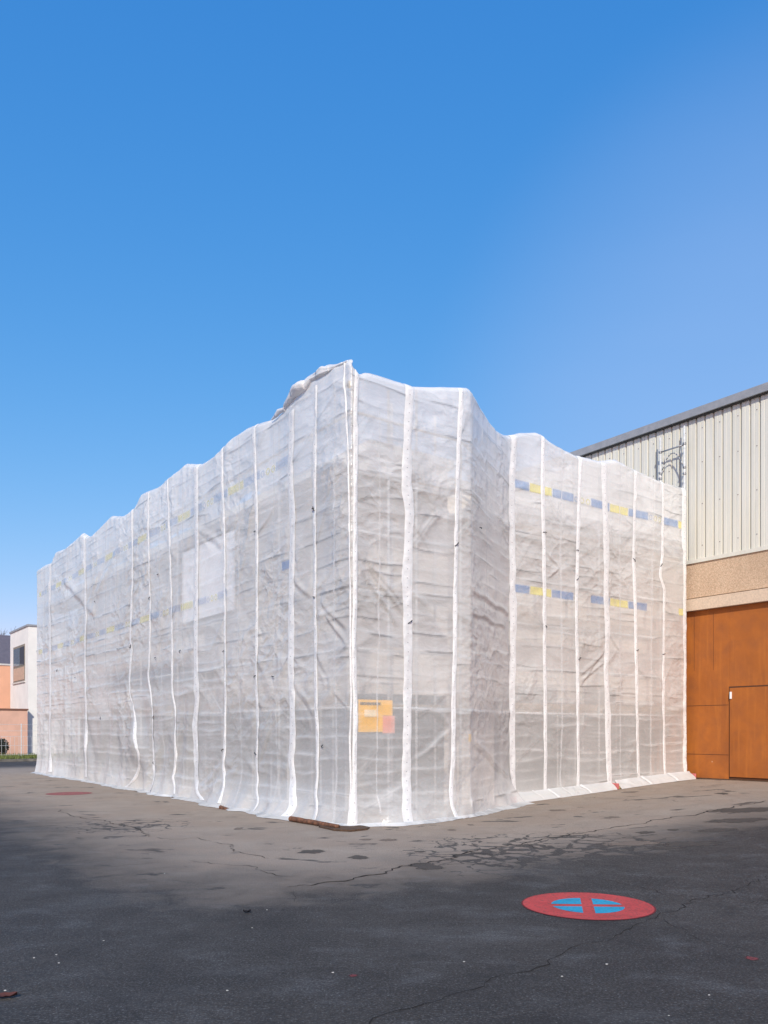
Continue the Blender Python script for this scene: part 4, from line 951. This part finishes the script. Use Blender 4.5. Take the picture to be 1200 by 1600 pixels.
g_ = b.build('grass', gm); g_['kind'] = 'stuff'
def plain_on_face(px, Dp): return Vector(((px-CX)/F*Dp, Dp, 0))
Cw = plain_on_face(44, 52.)
def lb(c, s0, s1, t0, t1, z0, z1):
    m_ = MB(); p = c+kd*((s0+s1)/2)+kn*((t0+t1)/2); m_.box((p.x, p.y, (z0+z1)/2), s1-s0, t1-t0, z1-z0, uR, uL); return m_
wb = empty('white_building', (Cw.x, Cw.y, 0)); tag(wb, 'white flat-roofed building with one tall window at the left edge', 'building')
M['white_wall'] = simple('white_render', (.80, .78, .74), .85, var=.06, scale=1.2)
lb(Cw, 0, 14, 0, 5.2, -.1, 8.3).build('wall', M['white_wall'], wb)
lb(Cw, -.06, 14.06, -.06, 5.26, 8.3, 8.42).build('roof_trim', M['rooftrim'], wb)
wf = lb(Cw, -.02, .03, .85, 4.2, 4.85, 7.25).build('window', simple('shaded_reveal', (.25, .22, .18), .8), wb)  # shade of the reveal put into the colour, the box is not recessed
lb(Cw, -.04, -.021, 1.0, 2.2, 5.9, 7.1).build('pane', M['glass'], wf); lb(Cw, -.04, -.021, 2.3, 4.05, 5.9, 7.1).build('pane', simple('sky_glass', (.12, .17, .22), .15, spec=.8), wf)
lb(Cw, -.04, -.021, 1.0, 4.05, 4.95, 5.78).build('lower_reflection', simple('orange_reflection', (.55, .38, .28), .6), wf)  # orange reflection in the lower glass, painted as a flat colour
lb(Cw, -.07, -.0, .75, 4.3, 4.75, 4.84).build('sill', M['frame'], wf)
b = MB(); c = Cw+kd*2.6-kn*.06; b.tube((c.x, c.y, 0), (c.x, c.y, 8.3), .05, 8); b.build('downpipe', M['frame'], wb)
lb(Cw, 4.9, 5.9, -.18, 0, 1.3, 1.75).build('meter_box', M['seam_dark'], wb)
finish(wb)
Cs = plain_on_face(43, 51.5)
M['salmon'] = simple('salmon_render', (.68, .41, .31), .9, var=.1, scale=1.5); M['cap_brown'] = simple('brown_coping', (.20, .09, .06), .7)
sw = empty('salmon_wall', (Cs.x, Cs.y, 0)); tag(sw, 'low salmon pink garden wall with brown coping in front of the white building', 'wall')
lb(Cs, -14, 0, 0, .3, -.1, 2.90).build('masonry', M['salmon'], sw); lb(Cs, -14.05, .05, -.05, .35, 2.9, 3.0).build('coping', M['cap_brown'], sw); finish(sw)
Co = plain_on_face(17, 58.)
ob = empty('orange_building', (Co.x, Co.y, 0)); tag(ob, 'orange rendered building behind the salmon wall at the left edge', 'building')
lb(Co, -14, 0, 0, 8, -.1, 6.25).build('wall', simple('orange_render', (.78, .43, .28), .9, var=.06, scale=1), ob); lb(Co, -14.05, .05, -.05, 8.05, 6.25, 6.37).build('roof_trim', M['frame'], ob); finish(ob)
Cd = plain_on_face(30, 76.)
db = empty('dark_roofed_house', (Cd.x, Cd.y, 0)); tag(db, 'house with a slate purple pitched roof behind the orange building', 'building')
lb(Cd, -22, 0, 0, 10, -.1, 6.5).build('wall', M['white_wall'], db)
b = MB(); c0 = Cd+kd*-22.5; c1 = Cd+kd*.5
b.add([c0-kn*.5+Vector((0,0,6.4)), c1-kn*.5+Vector((0,0,6.4)), c1+kn*5+Vector((0,0,11.0)), c0+kn*5+Vector((0,0,11.0)), c1+kn*10.5+Vector((0,0,6.4)), c0+kn*10.5+Vector((0,0,6.4))], [(0,1,2,3), (3,2,4,5), (0,3,5), (1,4,2), (0,5,4,1)])
b.build('roof', simple('slate_roof', (.12, .11, .135), .75, var=.15, scale=4), db); finish(db)
# fence in front of the salmon wall
Cf = kA+kn*2.2
fe = empty('metal_fence', (Cf.x, Cf.y, .12)); tag(fe, 'thin wire fence with slim upright bars on the grass verge', 'fence')
k_ = -16
while k_ < 12:
    c = Cf+kd*k_; b = MB(); b.tube((c.x, c.y, .1), (c.x, c.y, 2.0), .03, 6); b.build('post', M['steel_dull'], fe); k_ += 2.5
b = MB()
for z in (.3, .8, 1.3, 1.6, 1.95): b.tube(Cf+kd*-16+Vector((0,0,z)), Cf+kd*12+Vector((0,0,z)), .008, 5)
k_ = -16
while k_ < 12: c = Cf+kd*k_; b.tube((c.x, c.y, .25), (c.x, c.y, 1.3), .008, 4); k_ += .22
b.build('wire_panel', M['steel_dull'], fe)
finish(fe)
# shrub at the left edge
def leaves(name, c, rx, ry, rz, n, size, m, parent):
    b = MB()
    for _ in range(n):
        d = Vector((random.gauss(0, 1), random.gauss(0, 1), random.gauss(0, 1))); d.normalize(); r = random.random()**.4
        p = Vector((c[0]+d.x*rx*r, c[1]+d.y*ry*r, c[2]+d.z*rz*r)); a = Vector((random.gauss(0, 1), random.gauss(0, 1), random.gauss(0, 1))).normalized(); e = a.orthogonal().normalized(); s = size*random.uniform(.6, 1.3)
        b.add([p-a*s, p+e*s*.5, p+a*s, p-e*s*.5], [(0, 1, 2, 3)])
    return b.build(name, m, parent)
sc_ = G(0, 1184); sh = empty('shrub', (sc_.x, sc_.y, .12)); tag(sh, 'small dark round shrub on the verge at the left edge of the picture', 'shrub')
leaves('foliage', (sc_.x-.35, sc_.y+1, .65), .38, .45, .5, 1200, .06, simple('dark_leaves', (.035, .04, .03), .7, var=.4, scale=10), sh)
b = MB(); b.tube((sc_.x-.15, sc_.y+1, .1), (sc_.x-.15, sc_.y+1, .6), .03, 6); b.build('stem', M['timber_dark'], sh); finish(sh)
# bare winter trees on the rise beyond the houses
bark = simple('bare_twigs', (.13, .12, .125), .9, var=.2)
def tree(px, Dp, h, lab):
    p = plain_on_face(px, Dp); r = empty('bare_tree', (p.x, p.y, 0)); tag(r, lab, 'tree', 'bare trees beyond the houses')
    t_ = MB(); t_.tube((p.x, p.y, -.1), (p.x, p.y, h*.45), .28, 8, .18); t_.build('trunk', bark, r); b = MB()
    def br(a, d, ln, rad, lv):
        e = a+d*ln; b.tube(a, e, rad, 4, rad*.65, False)
        if lv == 0: return
        for _ in range(3 if lv > 1 else 4):
            nd = (d+Vector((random.uniform(-.7, .7), random.uniform(-.7, .7), random.uniform(-.25, .5)))).normalized(); br(a.lerp(e, random.uniform(.5, 1)), nd, ln*random.uniform(.6, .8), rad*.6, lv-1)
    for _ in range(5): br(Vector((p.x, p.y, h*random.uniform(.3, .45))), Vector((random.uniform(-.6, .6), random.uniform(-.6, .6), 1)).normalized(), h*.24, .12, 4)
    b.build('crown', bark, r); finish(r)
for px, Dp, h, lab in ((-26, 128, 17.5, 'bare tree just outside the picture to the left, behind the slate roof'), (2, 120, 17.0, 'bare tree above the slate roof at the very left edge'), (22, 126, 17.8, 'bare tree standing between the slate roof and the white building'), (48, 130, 17.2, 'bare tree whose twigs show over the roof of the white building')): tree(px, Dp, h, lab)

# ------------------------------------------------------------------ small things lying on the asphalt
peb = simple('pale_pebble', (.52, .50, .46), .7)
spots = [(257,1365,'upper left middle'), (417,1422,''), (394,1450,''), (162,1470,''), (53,1497,''), (8,1548,''), (1060,1268,''), (878,1526,''), (1108,1555,''), (88,1492,''), (92,1505,''), (355,1548,''), (1045,1587,''), (725,1503,''), (948,1507,''), (520,1520,'')]
labs = ['pale pebble alone on the dark asphalt edge below the left facade', 'white pebble to the right of the dead leaf fragment', 'pale stone chip just below the dead leaf fragment', 'flat pale chip in the left foreground, largest of the left chips', 'white chip above the brown leaf in the left foreground', 'bright white chip next to the brown leaf at the left edge', 'white speck of stone on the dry ground near the rusty wall', 'bright pale pebble below the long foreground crack', 'pale chip in the lower right corner area', 'pale stone chip between two others in the left foreground', 'small chip closest under its pair in the left foreground', 'pale chip near the bottom edge, left of centre', 'small chip at the bottom edge, right of the long crack', 'pale pebble just above the long crack, left of the round marking', 'tiny chip under the round red marking, right of the crack', 'small pale chip in the bottom middle of the asphalt']
for (px, py, _), lb_ in zip(spots, labs):
    c = G(px, py); bm = bmesh.new(); bmesh.ops.create_icosphere(bm, subdivisions=2, radius=1); s = random.uniform(.003, .0055)
    for v in bm.verts: v.co = Vector((v.co.x*s*1.7, v.co.y*s*1.2, v.co.z*s*.6))*(1+.25*random.uniform(-1, 1))
    me = bpy.data.meshes.new('pebble'); bm.to_mesh(me); bm.free(); me.materials.append(peb); o = link(bpy.data.objects.new('pebble', me)); o.location = c+Vector((0, 0, s*.5)); tag(o, lb_, 'pebble', 'pale pebbles scattered on the asphalt')
lm = simple('brown_leaf', (.10, .03, .02), .8, var=.3, scale=40)
def leaf(px, py, ln, wd, ang, lab, m=None):
    c = G(px, py); vs = []; fs = []; n = 9; d = Vector((math.cos(ang), math.sin(ang), 0)); e = Vector((-d.y, d.x, 0))
    for i in range(n):
        f = i/(n-1)*2-1; w_ = wd*math.sqrt(max(0, 1-f*f))*(1+.3*random.uniform(-1, 1))+.002
        for s_ in (-1, 0, 1): vs.append(c+d*f*ln+e*s_*w_+Vector((0, 0, .008+.02*abs(s_)*random.uniform(.4, 1)+.012*f*f)))
    for i in range(n-1):
        for j in range(2): fs.append((3*i+j, 3*i+j+1, 3*i+4+j, 3*i+3+j))
    o = mesh_obj('dead_leaf', vs, fs, m or lm, None, True); tag(o, lab, 'leaf', 'dead leaves on the asphalt')
leaf(386, 1427, .035, .018, .2, 'small black curled leaf on the dark asphalt in the centre left', simple('black_leaf', (.015, .012, .012), .8)); leaf(8, 1560, .07, .03, .1, 'reddish brown leaf at the lower left edge of the asphalt')
print('objects', len(bpy.data.objects))
